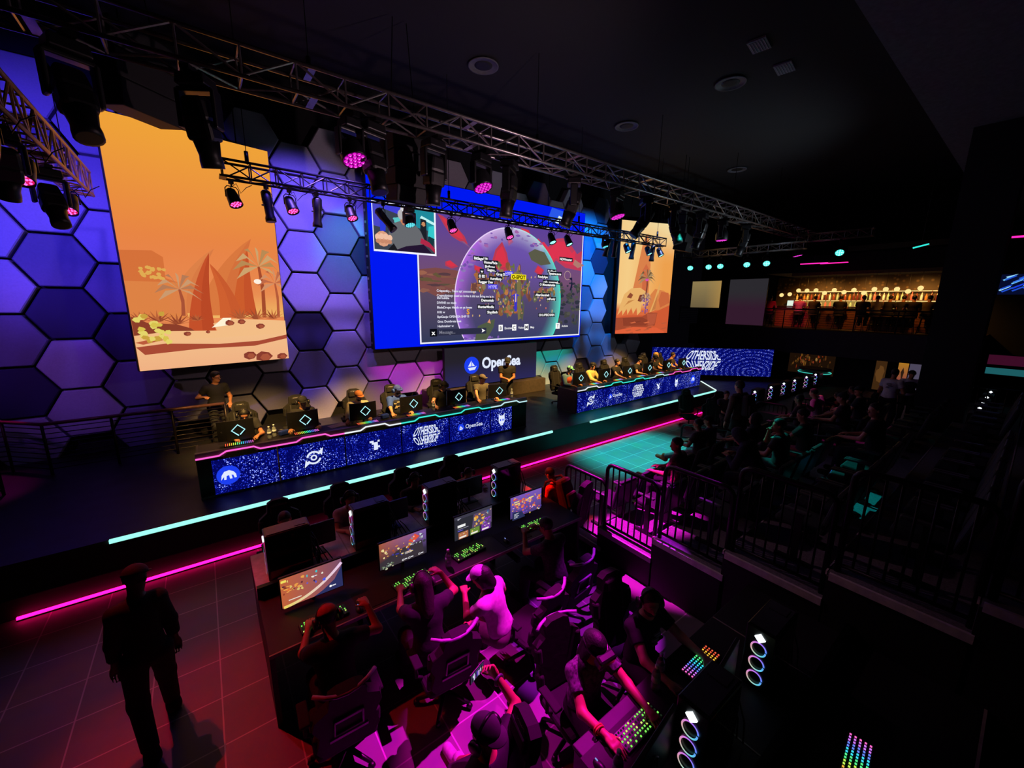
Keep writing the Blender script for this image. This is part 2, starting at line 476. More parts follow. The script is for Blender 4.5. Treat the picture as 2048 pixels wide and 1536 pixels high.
    for s in (1, -1):
        if shorts: tp.append(('c', hip[s], knee[s], .092 * k + g, .075 * k + g, .04, [(hip[s] + (knee[s] - hip[s]) * .86, (knee[s] - hip[s]).normalized())]))
        else:
            tp += [('c', hip[s], knee[s], .089 * k + g, .066 * k + g, .04, None), ('c', knee[s], ank[s], .066 * k + g, .052 * k + g, .03, [(knee[s] + (ank[s] - knee[s]) * .97, (ank[s] - knee[s]).normalized())])]
    skin_obj('trousers' if not shorts else 'shorts', tp, cell, cloth(pants), body)
    for s in (1, -1):
        fd = (V((.12 * s, 1, 0)) if sit else V(((ank[s].x - hip[s].x) * .27, .9, 0))).normalized()
        hl = ank[s] - V((0, 0, .042)) - fd * .035; z0 = hl.z - .042
        skin_obj('shoe', [('c', hl, hl + fd * .2, .05, .042, .03, [(V((0, 0, z0)), V((0, 0, -1)))]), ('c', ank[s] + V((0, 0, .02)), hl, .05, .05, .03, [(V((0, 0, z0)), V((0, 0, -1)))])], max(cell, .01), cloth(shoes), body)
    # ---- hair, headgear
    if not bald:
        hm = mat('hair_' + hair.strip('#'), hair, .6, noise=.4, scale=60, bump=.4)
        hc = [(hp(0, .060, .060), (hf * .8 - hup * .6).normalized()), (hp(0, .02, -.035), (hf * .75 - hup * .66).normalized())]
        hs = [('e', hp(0, -.014, .040), (.084 * k, .101 * k, .095 * k), Mh, .02, hc)]
        if hair_top: hs.append(('e', hp(0, .0, .10), (.075 * k, .085 * k, .045 * k), Mh, .03, None))
        if hair_long:
            for s in (1, -1): hs.append(('c', hp(.058 * s, -.02, .02), hp(.072 * s, -.03, -.02 - hair_long), .035, .028, .03, None))
            hs.append(('c', hp(0, -.07, .02), hp(0, -.075, -.04 - hair_long), .065, .06, .03, None))
        skin_obj('hair', hs, cell, hm, body)
    if beard: skin_obj('beard', [('e', hp(0, .026, -.062), (.063 * k, .066 * k, .062 * k), Mh, .01, [(hp(0, .05, -.045), hup), (hp(0, .0, 0), -hf)])], cell, mat('hair_' + beard.strip('#'), beard, .6, noise=.4, scale=60), body)
    if cap:
        cm = cloth(cap)
        q = MB(); q.T = Matrix.Translation(H) @ Mh.to_4x4() @ Matrix.Scale(k, 4)
        q.ell((0, -.010, .045), (.094, .11, .092), 20, 8, 0, None, .02)
        f = -1 if cap_back else 1
        br = []
        for i in range(13):
            a = PI * i / 12; br.append((.082 * math.cos(a), .07 + .085 * math.sin(a)))
        br = [(x, y * f + (-.02 if f < 0 else 0)) for x, y in br]
        q.prism(br, .042, .050, 0, 'z')
        q.ell((0, -.01, .137), (.01, .01, .006), 8, 4)
        q.build('cap', cm, body)
    if band:
        q = MB(); q.T = Matrix.Translation(H) @ Mh.to_4x4(); q.path([(.083 * math.cos(t), -.012 + .1 * math.sin(t), .05) for t in [2 * PI * i / 20 for i in range(20)]], .013, 6, 0, True); q.build('headband', cloth(band), body)
    if phones:
        q = MB(); q.T = Matrix.Translation(H) @ Mh.to_4x4() @ Matrix.Scale(k, 4)
        q.path([(.097 * math.cos(t), -.012, .005 + .128 * math.sin(t)) for t in [PI * i / 14 for i in range(15)]], .013, 6)
        o = q.build('headphones', mat('phones_' + phones.strip('#'), phones, .4), body)
        for s in (1, -1):
            q = MB(); q.T = Matrix.Translation(H) @ Mh.to_4x4() @ Matrix.Translation((.098 * s, -.008, -.004)) @ Euler((0, PI / 2, 0)).to_matrix().to_4x4()
            q.lathe([(.03, -.017), (.043, -.012), (.043, .012), (.03, .017)], 16); q.build('ear_cup', mat('phones_' + phones.strip('#'), phones, .4), o)
    if goggles:
        q = MB(); q.T = Matrix.Translation(H) @ Mh.to_4x4(); q.box((0, .10, .008), (.165, .075, .085), 0, None, 1, .02)
        q.path([(.083 * math.cos(t), -.012 + .098 * math.sin(t), .02) for t in [2 * PI * i / 20 for i in range(20)]], .012, 6, 0, True)
        q.build('goggles', mat('goggle_black', '#0c0c0e', .3), body)
    if glasses:
        q = MB(); q.T = Matrix.Translation(H) @ Mh.to_4x4()
        for s in (1, -1):
            q.path([(.032 * s + .024 * math.cos(t), .092, .004 + .018 * math.sin(t)) for t in [2 * PI * i / 14 for i in range(14)]], .003, 5, 0, True); q.tube((.056 * s, .09, .01), (.08 * s, -.01, .01), .003, None, 5)
        q.tube((-.008, .094, .008), (.008, .094, .008), .003, None, 5); q.build('glasses', mat('glasses_frame', '#20180f', .3), body)
    if vest: 
        q = [('e', waist, (.148 * wide * k + 2.2 * g, .113 * k + 2.2 * g, .16 * k), Mt, .05, None), ('e', chest, (.172 * wide * k + 2.2 * g, .122 * k + 2.2 * g, .17 * k), Mt, .05, None)]
        q = [(*p[:-1], [(nb - up * .01, up), (P + up * .06, -up)]) for p in q]
        skin_obj('vest', q, cell, cloth(vest), body)
    if hood: skin_obj('hood', [('e', hp(0, -.03, .02), (.105, .105, .125), Mh, .03, [(hp(0, .03, .02), hf)]), ('e', nb - fw * .03 + up * .02, (.13, .10, .07), Mt, .04, None)], cell, cloth(hood), body)
    if pack:
        q = MB(); q.T = Matrix.Translation(chest - fw * .20 * k + up * -.03) @ Mt.to_4x4(); q.box((0, 0, 0), (.31, .17, .46), 0, None, .85, .05); q.box((0, -.09, -.09), (.24, .07, .22), 0, None, .9, .03)
        o = q.build('backpack', mat('backpack_' + pack.strip('#'), pack, .8, bump=.2), body)
        q = MB(); q.T = Matrix.Translation(chest) @ Mt.to_4x4()
        for s in (1, -1): q.path([(.11 * s, -.14, .13), (.115 * s, -.06, .215), (.12 * s, .06, .19), (.125 * s, .15, .05), (.12 * s, .10, -.12), (.12 * s, -.1, -.16)], .022, 6)
        q.build('strap', mat('backpack_' + pack.strip('#'), pack, .8), body)
    if print_:
        q = MB(); q.T = Matrix.Translation(chest) @ Mt.to_4x4(); col, back = print_; y = (-.118 * k - g * 1.7) if back else (.118 * k + g * 1.7)
        for i in range(5): q.box((rnd.uniform(-.05, .05), y, .05 - i * .03), (rnd.uniform(.05, .12), .012, .018))
        q.build('shirt_print', mat('print_' + col.strip('#'), col, .8), body)
    info = {'hands': hands, 'H': H, 'Mh': Mh}
    return body, info
# ---------------------------------------------------------------- camera and render look
cam = bpy.data.cameras.new('camera'); co = bpy.data.objects.new('camera', cam); C.objects.link(co)
cam.sensor_width = 36; cam.lens = 36 * 803.256 / 2048; cam.clip_end = 200; cam.clip_start = .05
yaw, pitch, roll = .652401, .202926, -.0121516
fwv = Vector((math.sin(yaw) * math.cos(pitch), math.cos(yaw) * math.cos(pitch), -math.sin(pitch)))
rv = Vector((math.cos(yaw), -math.sin(yaw), 0)); dv = fwv.cross(rv)
r2 = rv * math.cos(roll) + dv * math.sin(roll); d2 = -rv * math.sin(roll) + dv * math.cos(roll)
co.matrix_world = Matrix.Translation((0, 0, 3.6)) @ Matrix((r2, -d2, -fwv)).transposed().to_4x4()
sc.camera = co
sc.view_settings.view_transform = 'Standard'; sc.view_settings.look = 'None'; sc.view_settings.exposure = 0.0; sc.view_settings.gamma = 1.0
sc.view_settings.use_curve_mapping = False
sc.cycles.use_denoising = True
try: sc.cycles.denoiser = 'OPENIMAGEDENOISE'
except Exception: pass
sc.cycles.max_bounces = 6; sc.cycles.diffuse_bounces = 3; sc.cycles.glossy_bounces = 3; sc.cycles.transmission_bounces = 4
sc.cycles.sample_clamp_indirect = 4.0; sc.cycles.caustics_reflective = False; sc.cycles.caustics_refractive = False
w = bpy.data.worlds.new('World'); sc.world = w; w.use_nodes = True
w.node_tree.nodes['Background'].inputs[0].default_value = (.25, .22, .4, 1); w.node_tree.nodes['Background'].inputs[1].default_value = .004

# ---------------------------------------------------------------- materials of the hall
black = mat('matte_black', '#08080a', .7)
steel_black = mat('black_metal', '#0b0b0d', .38, .6)
plastic = mat('black_plastic', '#0c0c0f', .42)
truss_grey = mat('truss_aluminium', '#8f8a88', .35, .85)
truss_dark = mat('truss_black', '#141316', .4, .5)
def tile_mat(name, c1, c2, mortar, bw, bh, ms, rough):
    m = bpy.data.materials.new(name); m.use_nodes = True; N = m.node_tree.nodes; L = m.node_tree.links; b = N['Principled BSDF']
    tc = N.new('ShaderNodeTexCoord'); mp = N.new('ShaderNodeMapping'); mp.inputs['Location'].default_value = (.25, 0, 0)
    br = N.new('ShaderNodeTexBrick'); br.offset = 0; br.inputs['Scale'].default_value = 1; br.inputs['Brick Width'].default_value = bw; br.inputs['Row Height'].default_value = bh
    br.inputs['Mortar Size'].default_value = ms; br.inputs['Mortar Smooth'].default_value = .1
    for i, c in (('Color1', c1), ('Color2', c2), ('Mortar', mortar)): br.inputs[i].default_value = (*lin(c), 1)
    nz = N.new('ShaderNodeTexNoise'); nz.inputs['Scale'].default_value = 3; nz.inputs['Detail'].default_value = 6
    mx = N.new('ShaderNodeMix'); mx.data_type = 'RGBA'; mx.blend_type = 'MULTIPLY'; mx.inputs['Factor'].default_value = .5
    rr = N.new('ShaderNodeMapRange'); rr.inputs['To Min'].default_value = rough - .12; rr.inputs['To Max'].default_value = rough + .15
    L.new(tc.outputs['Object'], mp.inputs['Vector']); L.new(mp.outputs[0], br.inputs['Vector']); L.new(tc.outputs['Object'], nz.inputs['Vector'])
    L.new(br.outputs['Color'], mx.inputs['A']); L.new(nz.outputs['Color'], mx.inputs['B']); L.new(mx.outputs['Result'], b.inputs['Base Color'])
    L.new(nz.outputs['Fac'], rr.inputs['Value']); L.new(rr.outputs['Result'], b.inputs['Roughness'])
    bp = N.new('ShaderNodeBump'); bp.inputs['Strength'].default_value = .3; bp.inputs['Distance'].default_value = .004; bp.invert = True
    L.new(br.outputs['Fac'], bp.inputs['Height']); L.new(bp.outputs[0], b.inputs['Normal'])
    return m
floor_m = tile_mat('floor_tiles', '#858086', '#8e898f', '#d6d0d6', .511, .5, .006, .5)
stage_m = tile_mat('stage_deck', '#2c2a2c', '#302d30', '#19181a', 1.22, 1.22, .004, .42)

# ---------------------------------------------------------------- floor, stage, walls, ceiling
q = MB(); q.box((9, 3.2, -.06), (34, 21, .12)); struct(q.build('floor', floor_m))
edge = [(-7, 6.40), (13.60, 6.40), (14.78, 7.58), (14.78, 10.6), (-7, 10.6)]
q = MB(); q.prism(edge, .30, .72, 0, 'z'); q.prism([(-7, 6.50), (13.56, 6.50), (14.68, 7.62), (14.68, 10.6), (-7, 10.6)], .0, .30, 1, 'z')
struct(q.build('floor_stage', [stage_m, black]))
q = MB(); q.box((4.0, 10.72, 4.1), (24, .2, 8.2)); struct(q.build('wall_back', mat('wall_black', '#0d0d12', .9)))
q = MB(); q.box((9, 3.2, 8.25), (34, 21, .2)); struct(q.build('ceiling', mat('ceiling_black', '#0c0c0e', .9)))
q = MB(); q.box((25.6, 3.2, 4.1), (.2, 21, 8.2)); struct(q.build('wall_right', mat('wall_dark', '#121116', .9)))
q = MB(); q.box((-7.6, 3.2, 4.1), (.2, 21, 8.2)); struct(q.build('wall_left', mat('wall_dark', '#121116', .9)))
q = MB(); q.box((9, -6.9, 4.1), (34, .2, 8.2)); struct(q.build('wall_front', mat('wall_dark', '#121116', .9)))
q = MB(); q.box((14, .55, 7.55), (22, 2.7, 1.2)); struct(q.build('beam_right', mat('soffit_grey', '#5a5a66', .9)))
q = MB(); q.box((12.41, 1.07, 4.1), (.6, .76, 8.2)); struct(q.build('column_right', mat('column_black', '#0a0a0d', .8)))

# hexagonal panels on the back wall
hexcols = {'l': mat('hex_light', '#a7a6b4', .85, noise=.05, scale=40), 'm': mat('hex_mid', '#6f6e84', .85, noise=.05, scale=40), 'd': mat('hex_dark', '#2d2c4a', .85, noise=.05, scale=40)}
wall_hex = thing('wall_hexagons', None, None, (0, 10.6, 0)); wall_hex['kind'] = 'structure'
def hexa(cx, cz, dep, m):
    q = MB(); s = .493
    for i, (r, y0, y1) in enumerate(((s, 0.02, -dep + .03),)):
        P = [(cx + s * math.cos(PI / 3 * i), cz + s * math.sin(PI / 3 * i)) for i in range(6)]
        P2 = [(cx + (s - .018) * math.cos(PI / 3 * i), cz + (s - .018) * math.sin(PI / 3 * i)) for i in range(6)]
        V = [(x, .02, z) for x, z in P] + [(x, -dep + .02, z) for x, z in P] + [(x, -dep, z) for x, z in P2]
        F = [tuple(range(6))] + [(i, (i + 1) % 6, 6 + (i + 1) % 6, 6 + i) for i in range(6)] + [(6 + i, 6 + (i + 1) % 6, 12 + (i + 1) % 6, 12 + i) for i in range(6)] + [tuple(12 + i for i in range(6))]
        q.add(V, F)
    q.build('hexagon_panel', m, wall_hex)
hr_ = random.Random(5)
DARK = {(0, 1), (-5, 0), (-7, -1), (-6, 2), (-4, 1), (2, -1), (13, -2), (12, 3), (-2, 1), (14, 1)}
for n in range(-8, 17):
    for kk in range(-4, 4):
        x = 1.9746 + .7735 * n; z = 3.739 - .894 * kk - (.447 if n % 2 else 0)
        if z < .95 or z > 7.0: continue
        if n >= 14 and z > (2.3 if n < 16 else 2.1): continue
        if n == 15 and z > 1.9: continue
        if 4.2 < x < 10.3 and 2.75 < z < 6.2: continue
        if -.6 < x < .9 and 2.9 < z < 5.9: continue
        v = hr_.random(); c = 'd' if (n, kk) in DARK else ('m' if v < .22 else 'l')
        hexa(x, z, {'l': .20, 'm': .17, 'd': .14}[c] + hr_.uniform(0, .02), hexcols[c])

# light strips along the stage
cy = glow('strip_cyan', (.34, .95, .82), 1.15); pk = glow('strip_pink', (1.0, .012, .26), 2.6); wh = glow('strip_white', (.75, .95, .9), 1.2)
def strip(name, label, a, b, m, r=.022, grp=None):
    a = Vector(a); b = Vector(b); d = (b - a); q = MB(); L = d.length; q.box((L / 2, 0, 0), (L, r * 1.6, r * 1.6), 0); 
    t = thing(name, label, 'light strip', a, math.atan2(d.y, d.x), grp); q.build('diffuser', m, t)
    q = MB(); q.box((L / 2, .0, -r * 1.1), (L, r * 2, r * .5)); q.build('channel', steel_black, t)
    return t
strip('light_strip', 'long cyan light strip on the stage edge in front of the nearer desk', (-1.2, 6.385, .705), (6.05, 6.385, .705), cy, .026)
strip('light_strip', 'cyan light strip on the stage edge in front of the farther desk', (7.32, 6.385, .705), (13.55, 6.385, .705), cy, .026)
strip('light_strip', 'short white light strip on the slanted far corner of the stage', (13.62, 6.40, .715), (14.74, 7.52, .715), wh, .026)
strip('light_strip', 'pink light strip at the foot of the stage along the floor', (-2.05, 6.455, .03), (13.5, 6.455, .03), glow('strip_pink_floor', (1.0, .004, .15), 6), .017)

# ---------------------------------------------------------------- ceiling fittings
def ring_fit(x, y, lab):
    t = thing('ceiling_speaker', lab, 'ceiling speaker', (x, y, 8.14)); q = MB()
    q.lathe([(.27, 0), (.30, -.01), (.30, -.03), (.275, -.03), (.27, -.012)], 28); q.build('rim', mat('rim_grey', '#55555c', .6), t)
    q = MB(); q.lathe([(.235, -.006), (.1, -.02)], 24); q.build('grille', black, t)
for i, (x, y, lab) in enumerate(((4.95, 7.53, 'round ceiling speaker with grey rim, leftmost and nearest over the stage truss'), (9.35, 4.83, 'round ceiling speaker with grey rim nearest the pair of ceiling vents'),
      (9.4, 7.5, 'round ceiling speaker with grey rim behind the middle of the long truss'), (15.2, 7.3, 'small looking round ceiling speaker farthest away near the right wall'))): ring_fit(x, y, lab)
for x, y, lab in ((9.6, 3.92, 'grey ceiling vent, the lower right of the two vents'), (8.45, 3.92, 'grey ceiling vent, the upper left of the two vents')):
    t = thing('ceiling_vent', lab, 'vent', (x, y, 8.13), .15); q = MB(); q.box((0, 0, 0), (.42, .3, .03)); q.build('frame', mat('vent_grey', '#7d7f88', .5), t)
    q = MB()
    for i in range(6): q.box((0, -.11 + i * .044, -.022), (.36, .012, .02))
    q.build('slats', mat('vent_slat', '#9a9ca6', .5), t)

# ---------------------------------------------------------------- big screens
sm = screen_mat('screen_picture', 1.0)
def cabinet(t, W, H, d=.16):
    q = MB(); q.box((W / 2, d / 2 + .012, H / 2), (W + .03, d, H + .03), 0)
    for i in range(1, 6): q.box((W / 2, d + .04, H * i / 6), (W, .06, .03), 0)
    o = q.build('cabinet', mat('cabinet_black', '#060607', .6), t)
    if H > 2:
        for u in (.2, .8): q = MB(); q.tube((W * u, d, H - .1), (W * u, d, 8.1 - t.location.z), .012, None, 6); q.build('hanging_bracket', steel_black, t)
    return o
def palm(p, x, z, h, s, c1, c2, n=9, r=None):
    p.poly([(x - .03 * s, z), (x + .04 * s, z), (x + .06 * s, z + h * .6), (x + .02 * s, z + h), (x - .02 * s, z + h), (x + .0 * s, z + h * .5)], c1)
    for i in range(n):
        a = PI * (-.15 + 1.3 * i / (n - 1)); L = .42 * s
        ex, ez = x + L * math.cos(a), z + h + L * math.sin(a) * .75 - (.1 * s if abs(math.cos(a)) > .6 else 0)
        mx, mz = x + L * .55 * math.cos(a), z + h + L * .62 * math.sin(a) + .05 * s
        p.poly([(x, z + h), (mx - .03 * s, mz + .03 * s), (ex, ez), (mx + .02 * s, mz - .05 * s)], c2 if i % 2 else mixc(c2, '#ffd9a0', .25))
# left desert screen
W, H = 2.435, 4.165
t = thing('led_screen', 'tall screen with orange desert and curved horn rocks left of the main screen', 'screen', (-.99, 9.56, 2.315), math.atan2(.44, 2.395)); cabinet(t, W, H)
p = Pic(); p.clip = (0, 0, W, H); sky = lambda x, z: mixc(mixc('#e98a52', '#e88244', (z - 1.2) / 1.2), '#efa238', (z - 2.2) / 1.9)
p.grid(0, 0, W, H, 6, 16, sky)
p.grid(0, .9, W, 1.5, 4, 4, lambda x, z: mixc('#f0b765', sky(x, z), (z - .9) / .5))
p.poly([(0, 2.05), (.0, 1.0), (.55, 1.0), (.72, 1.55), (.55, 1.62), (.56, 1.98), (.42, 2.08)], '#d5713a')
p.poly([(0, 1.55), (.0, .9), (.8, .9), (.72, 1.55)], '#dd8245')
def horn(x, z, w, h, bend, col, col2):
    L_ = []; R_ = []
    for i in range(13):
        u = i / 12; c = x + bend * u * u; ww = w * (1 - u) ** .75
        L_.append((c - ww / 2, z + h * u)); R_.append((c + ww / 2, z + h * u))
    p.poly(L_ + R_[::-1], col); p.poly([((a[0] + b[0]) / 2, a[1]) for a, b in zip(L_, R_)] + R_[::-1], col2)
horn(.78, 1.0, .52, 1.2, .55, '#dd8148', '#d87a44'); horn(1.35, .95, .75, 1.5, .62, '#d9783f', '#d4703c')
horn(1.72, .95, .42, 1.28, .16, '#cc5c2c', '#c4522a'); horn(1.48, .9, .4, 1.02, -.25, '#cf6030', '#c85a2e'); horn(.98, .66, .42, 1.45, .26, '#c4502a', '#b94826')
palm(p, .72, .95, .48, .85, '#a85236', '#b57a56'); palm(p, 2.05, .9, 1.02, 1.1, '#a34a2c', '#b88a54'); palm(p, 2.32, .9, .7, .8, '#b55a3a', '#c06a48')
p.disk(2.0, 1.62, .07, .05, '#fff0e0', 12)
for x, z, s in ((.12, .86, .3), (.35, .85, .35), (.62, .8, .35), (1.62, .88, .35), (1.9, .86, .4), (2.2, .86, .36), (.9, .86, .2)):
    for i in range(9):
        a = PI * (.08 + .84 * i / 8); p.poly([(x - .03, z), (x + s * .8 * math.cos(a), z + s * .8 * math.sin(a) * .75), (x + .03, z)], mixc('#8f3f28', '#c26a3c', rnd.random()))
p.poly([(0, .95), (.2, .84), (.6, .8), (.8, .72), (.86, .66), (.4, .6), (0, .55)], '#8c3e2a')
p.grid(0, 0, W, .62, 8, 5, lambda x, z: mixc('#f0b184', '#f3bf8a', z / .6)); p.poly([(0, .62), (.5, .68), (1.2, .66), (1.15, .8), (1.5, .88), (W, .82), (W, .55), (0, .5)], '#f3bd86')
p.poly([(1.12, .72), (1.32, .9), (1.46, .9), (1.4, .76)], '#fff2d4')
p.poly([(0, .42), (.4, .46), (1.2, .40), (1.9, .42), (W, .52), (W, .44), (1.8, .32), (.9, .33), (.1, .28)], '#a84a34'); p.poly([(0, .5), (.25, .56), (.4, .53), (.1, .46)], '#bb5a3c')
for x, z, s in ((1.42, .80, .08), (1.62, .82, .07), (1.95, .72, .08), (.74, .62, .06), (1.7, .13, .11), (1.95, .08, .16), (2.3, .06, .1), (1.05, .64, .04)): p.blob(x, z, s, s * .75, '#8a3c2e', 7, .12); p.blob(x + s * .2, z - s * .1, s * .6, s * .5, '#a9543a', 6, .1)
for i in range(26): p.blob(.06 + rnd.random() * .42, .45 + rnd.random() * .55, .05, .045, rnd.choice(('#e4d46a', '#d8c24f', '#c9a03e')), 6)
for i in range(22): p.blob(.2 + rnd.random() * .34, 1.6 + rnd.random() * .2, .035, .03, '#e0ab52', 6)
p.build('display', sm, t)
# right desert screen
t = thing('led_screen', 'tall screen with orange desert, palm and giant animal skull right of the main screen', 'screen', (12.62, 10.0, 2.422), math.atan2(-.76, 2.33)); cabinet(t, 2.45, 4.15)
p = Pic(); W, H = 2.45, 4.15; p.clip = (0, 0, W, H)
p.grid(0, 0, W, H, 6, 14, lambda x, z: mixc(mixc('#f5cf8a', '#eda04e', abs(x - .3) / 1.6), '#f0d9a0', (z - 2.9) / 1.2 * (x / W + .3)) if z > 1 else lin('#d9693c'))
p.poly([(.62, 1.4), (1.0, 3.5), (1.18, 3.75), (1.4, 2.6), (1.4, 1.4)], '#d9804a'); p.poly([(1.05, 2.4), (1.2, 2.65), (1.38, 2.4), (1.3, 1.5), (1.1, 1.5)], '#cf6a42')
p.poly([(1.5, 1.5), (1.7, 1.72), (2.1, 1.66), (2.45, 1.5), (2.45, .9), (1.4, .9)], '#d98046'); p.poly([(1.9, 1.3), (2.0, 1.62), (2.35, 1.58), (2.45, 1.2), (2.0, 1.0)], '#c9673c')
p.poly([(0, .62), (.5, .70), (1.5, .72), (W, 1.1), (W, 0), (0, 0)], '#cf5a34')
p.poly([(0, .6), (1.2, .66), (1.5, .82), (1.9, .8), (1.82, .3), (1.2, .2), (0, .12)], '#a3492f'); p.poly([(.3, .6), (1.2, .62), (1.5, .5), (1.4, .3), (.35, .3)], '#8f3f2a'); p.poly([(1.4, .76), (1.88, .78), (1.8, .36), (1.5, .3)], '#b5563a')
p.poly([(0, .12), (.8, .25), (1.9, .22), (2.3, .05), (2.3, 0), (0, 0)], '#e0603a')
p.poly([(.05, .7), (.15, 1.1), (.3, 1.5), (.6, 1.72), (1.0, 1.75), (1.3, 1.6), (1.32, 1.35), (1.1, 1.2), (1.1, .85), (.95, .7), (.9, 1.0), (.75, .75), (.66, 1.0), (.5, .72), (.45, .95), (.28, .7), (.24, .9)], '#e9b26a')
p.poly([(.42, 1.38), (.56, 1.56), (.7, 1.48), (.62, 1.34)], '#8f4a30'); p.poly([(.92, 1.25), (1.0, 1.48), (1.22, 1.5), (1.25, 1.32), (1.05, 1.22)], '#7d3c28'); p.poly([(.3, 1.0), (.5, 1.25), (.8, 1.3), (.4, 1.1)], '#c78648')
p.poly([(1.5, .8), (1.66, 1.2), (1.9, 2.0), (1.92, 1.75), (1.74, .9)], '#e3a75e'); p.poly([(1.6, .85), (1.72, 1.2), (1.86, 1.6), (1.78, .95)], '#c47a44')
palm(p, 1.28, 1.5, .62, 1.0, '#7d3f30', '#6e5a3e', 11); p.blob(1.28, 2.05, .07, .05, '#d84fb4')
palm(p, 1.3, .75, .6, .7, '#7a4560', '#8a6a6a', 11)
for i in range(26): p.blob(1.28 + rnd.uniform(-.13, .13), .8 + rnd.random() * .55, .035, .035, rnd.choice(('#8a5a9a', '#a06ab0', '#7a4a70')), 6)
for i in range(14): x = rnd.random() * 2.2; z = rnd.random() * .5; p.poly([(x, z), (x + .25, z + .05), (x + .3, z + .01), (x + .1, z - .03)], mixc('#7d3626', '#d86a42', rnd.random()))
p.build('display', sm, t)

# main screen: blue ground, webcam window, game window
W, H = 7.36, 4.14
t = thing('main_screen', 'huge main screen showing a game with a glass dome and a webcam window', 'screen', (3.335, 10.0, 2.39), .004); cabinet(t, W, H, .22)
q = MB()
for i in range(16): q.box((-.03, .12, .15 + i * .26), (.03, .05, .05), 0)
q.build('latch', truss_grey, t)
p = Pic(); p.grid(0, 0, W, H, 4, 4, lambda x, z: lin('#0018f2'))
gx0, gz0, gx1, gz1 = 1.25, .10, 7.28, 3.48          # game window
p.rect(gx0 - .055, gz0 - .055, gx1 + .055, gz1 + .055, '#0c2fb4'); p.rect(gx0 - .04, gz0 - .04, gx1 + .04, gz1 + .04, '#f2f2ff')
def gsky(x, z):
    u = (z - gz0) / (gz1 - gz0); v = (x - gx0) / (gx1 - gx0)
    c = mixc('#323a58', '#5c4a62', u / .45) if u < .45 else mixc('#74506a', '#5c409a', (u - .45) / .55)
    return mixc(c, '#93506e', max(0, v - .75) * 1.6 * max(0, u - .3))
p.grid(gx0, gz0, gx1, gz1, 14, 14, gsky)
gr = random.Random(3)
G = lambda u, v: (gx0 + u / (1 + .33 * (1 - u)) * (gx1 - gx0), gz0 + v * (gz1 - gz0))
p.clip = (gx0, gz0, gx1, gz1)
def cloud(pts, c='#d8344a', c2='#b83a52'):
    p.poly([G(*a) for a in pts], c2); cx = sum(a[0] for a in pts) / len(pts); cy_ = sum(a[1] for a in pts) / len(pts)
    p.poly([G(cx + (a[0] - cx) * .72, cy_ + (a[1] - cy_) * .72 + .006) for a in pts], c)
cloud([(.12, .98), (.15, .97), (.22, .92), (.28, .84), (.30, .78), (.26, .79), (.20, .83), (.16, .90)]); cloud([(.27, .80), (.33, .74), (.31, .755), (.25, .80)], '#8a5a86', '#7a4f80')
cloud([(.16, .63), (.19, .645), (.24, .60), (.20, .58), (.16, .60)]); cloud([(.62, .97), (.67, .96), (.69, .90), (.65, .88)]); cloud([(.68, .86), (.73, .90), (.78, .82), (.84, .92), (.9, .94), (.97, .80), (1.0, .84), (1.0, .64), (.9, .66), (.84, .72), (.8, .65), (.74, .78)], '#dd3450', '#c03a58')
p.poly([G(.0, .56), G(.1, .58), G(.22, .57), G(.33, .53), G(.33, .44), G(.2, .40), G(.1, .36), G(0, .42)], '#7c4a48')
for i in range(30):
    u = gr.uniform(0, .3); v = gr.uniform(.38, .56); x, z = G(u, v); p.blob(x, z, gr.uniform(.08, .3), gr.uniform(.02, .06), mixc(gr.choice(('#8a5a44', '#6a5a34', '#5a3c40', '#a86a50')), '#4a3a4a', gr.random() * .5), 10)
for i in range(70):
    u = gr.uniform(.86, 1.0); v = gr.uniform(.1, .52); x, z = G(u, v); x = min(x, gx1 - .14); p.blob(x, z, gr.uniform(.04, .13), gr.uniform(.03, .09), mixc(gr.choice(('#4a4a3a', '#3a4640', '#5a5a48', '#2c3038')), '#383850', .3), 8)
# dome
cx, cz = 4.27, 1.22; rx_, rz_ = 2.03, 2.12
def dome(x, z):
    r = math.hypot((x - cx) / rx_, (z - cz) / rz_); a = math.atan2((z - cz) / rz_, (x - cx) / rx_)
    base = mixc(mixc('#3a3f66', '#5a4a70', (z - gz0) / 1.6), '#6a50a8', (z - cz) / 1.3)
    rim = mixc('#3fe0c0', '#b46ae0', (math.cos(a) * -.5 + .5) * 1.3 + .1)
    if a > .9 and a < 2.2: rim = mixc(rim, '#e8d8e8', .5)
    if a < -.9: rim = mixc(rim, '#7a6ae0', .4)
    return mixc(base, rim, max(0, (r - .72) / .28) ** 1.6)
P = []; F = []; NR, NA = 10, 72
for i in range(NR + 1):
    for j in range(NA):
        r = (i / NR) ** .6; P.append((cx + rx_ * r * math.cos(2 * PI * j / NA), cz + rz_ * r * math.sin(2 * PI * j / NA)))
P = [(x, max(z, gz0)) for x, z in P]
F = [(i * NA + j, i * NA + (j + 1) % NA, (i + 1) * NA + (j + 1) % NA, (i + 1) * NA + j) for i in range(NR) for j in range(NA)]
p.add(P, F, dome); p.ring(cx, cz, rx_ * .985, rx_ * 1.0, lambda x, z: mixc('#e8d0f8', '#3fe8c8', (x - cx) / rx_ * .8 + .3), 80, -.22 - PI * .11, PI * 1.33, rz_ / rx_)
for i in range(60):
    a = gr.uniform(1.0, 4.4); r = gr.uniform(.84, .98); p.blob(cx + rx_ * r * math.cos(a), max(gz0 + .05, cz + rz_ * r * math.sin(a)), gr.uniform(.03, .1), gr.uniform(.02, .05), mixc(gr.choice(('#8a5ad0', '#a070e0', '#d07ad0', '#b09ae0')), dome(cx, cz), .5), 8)
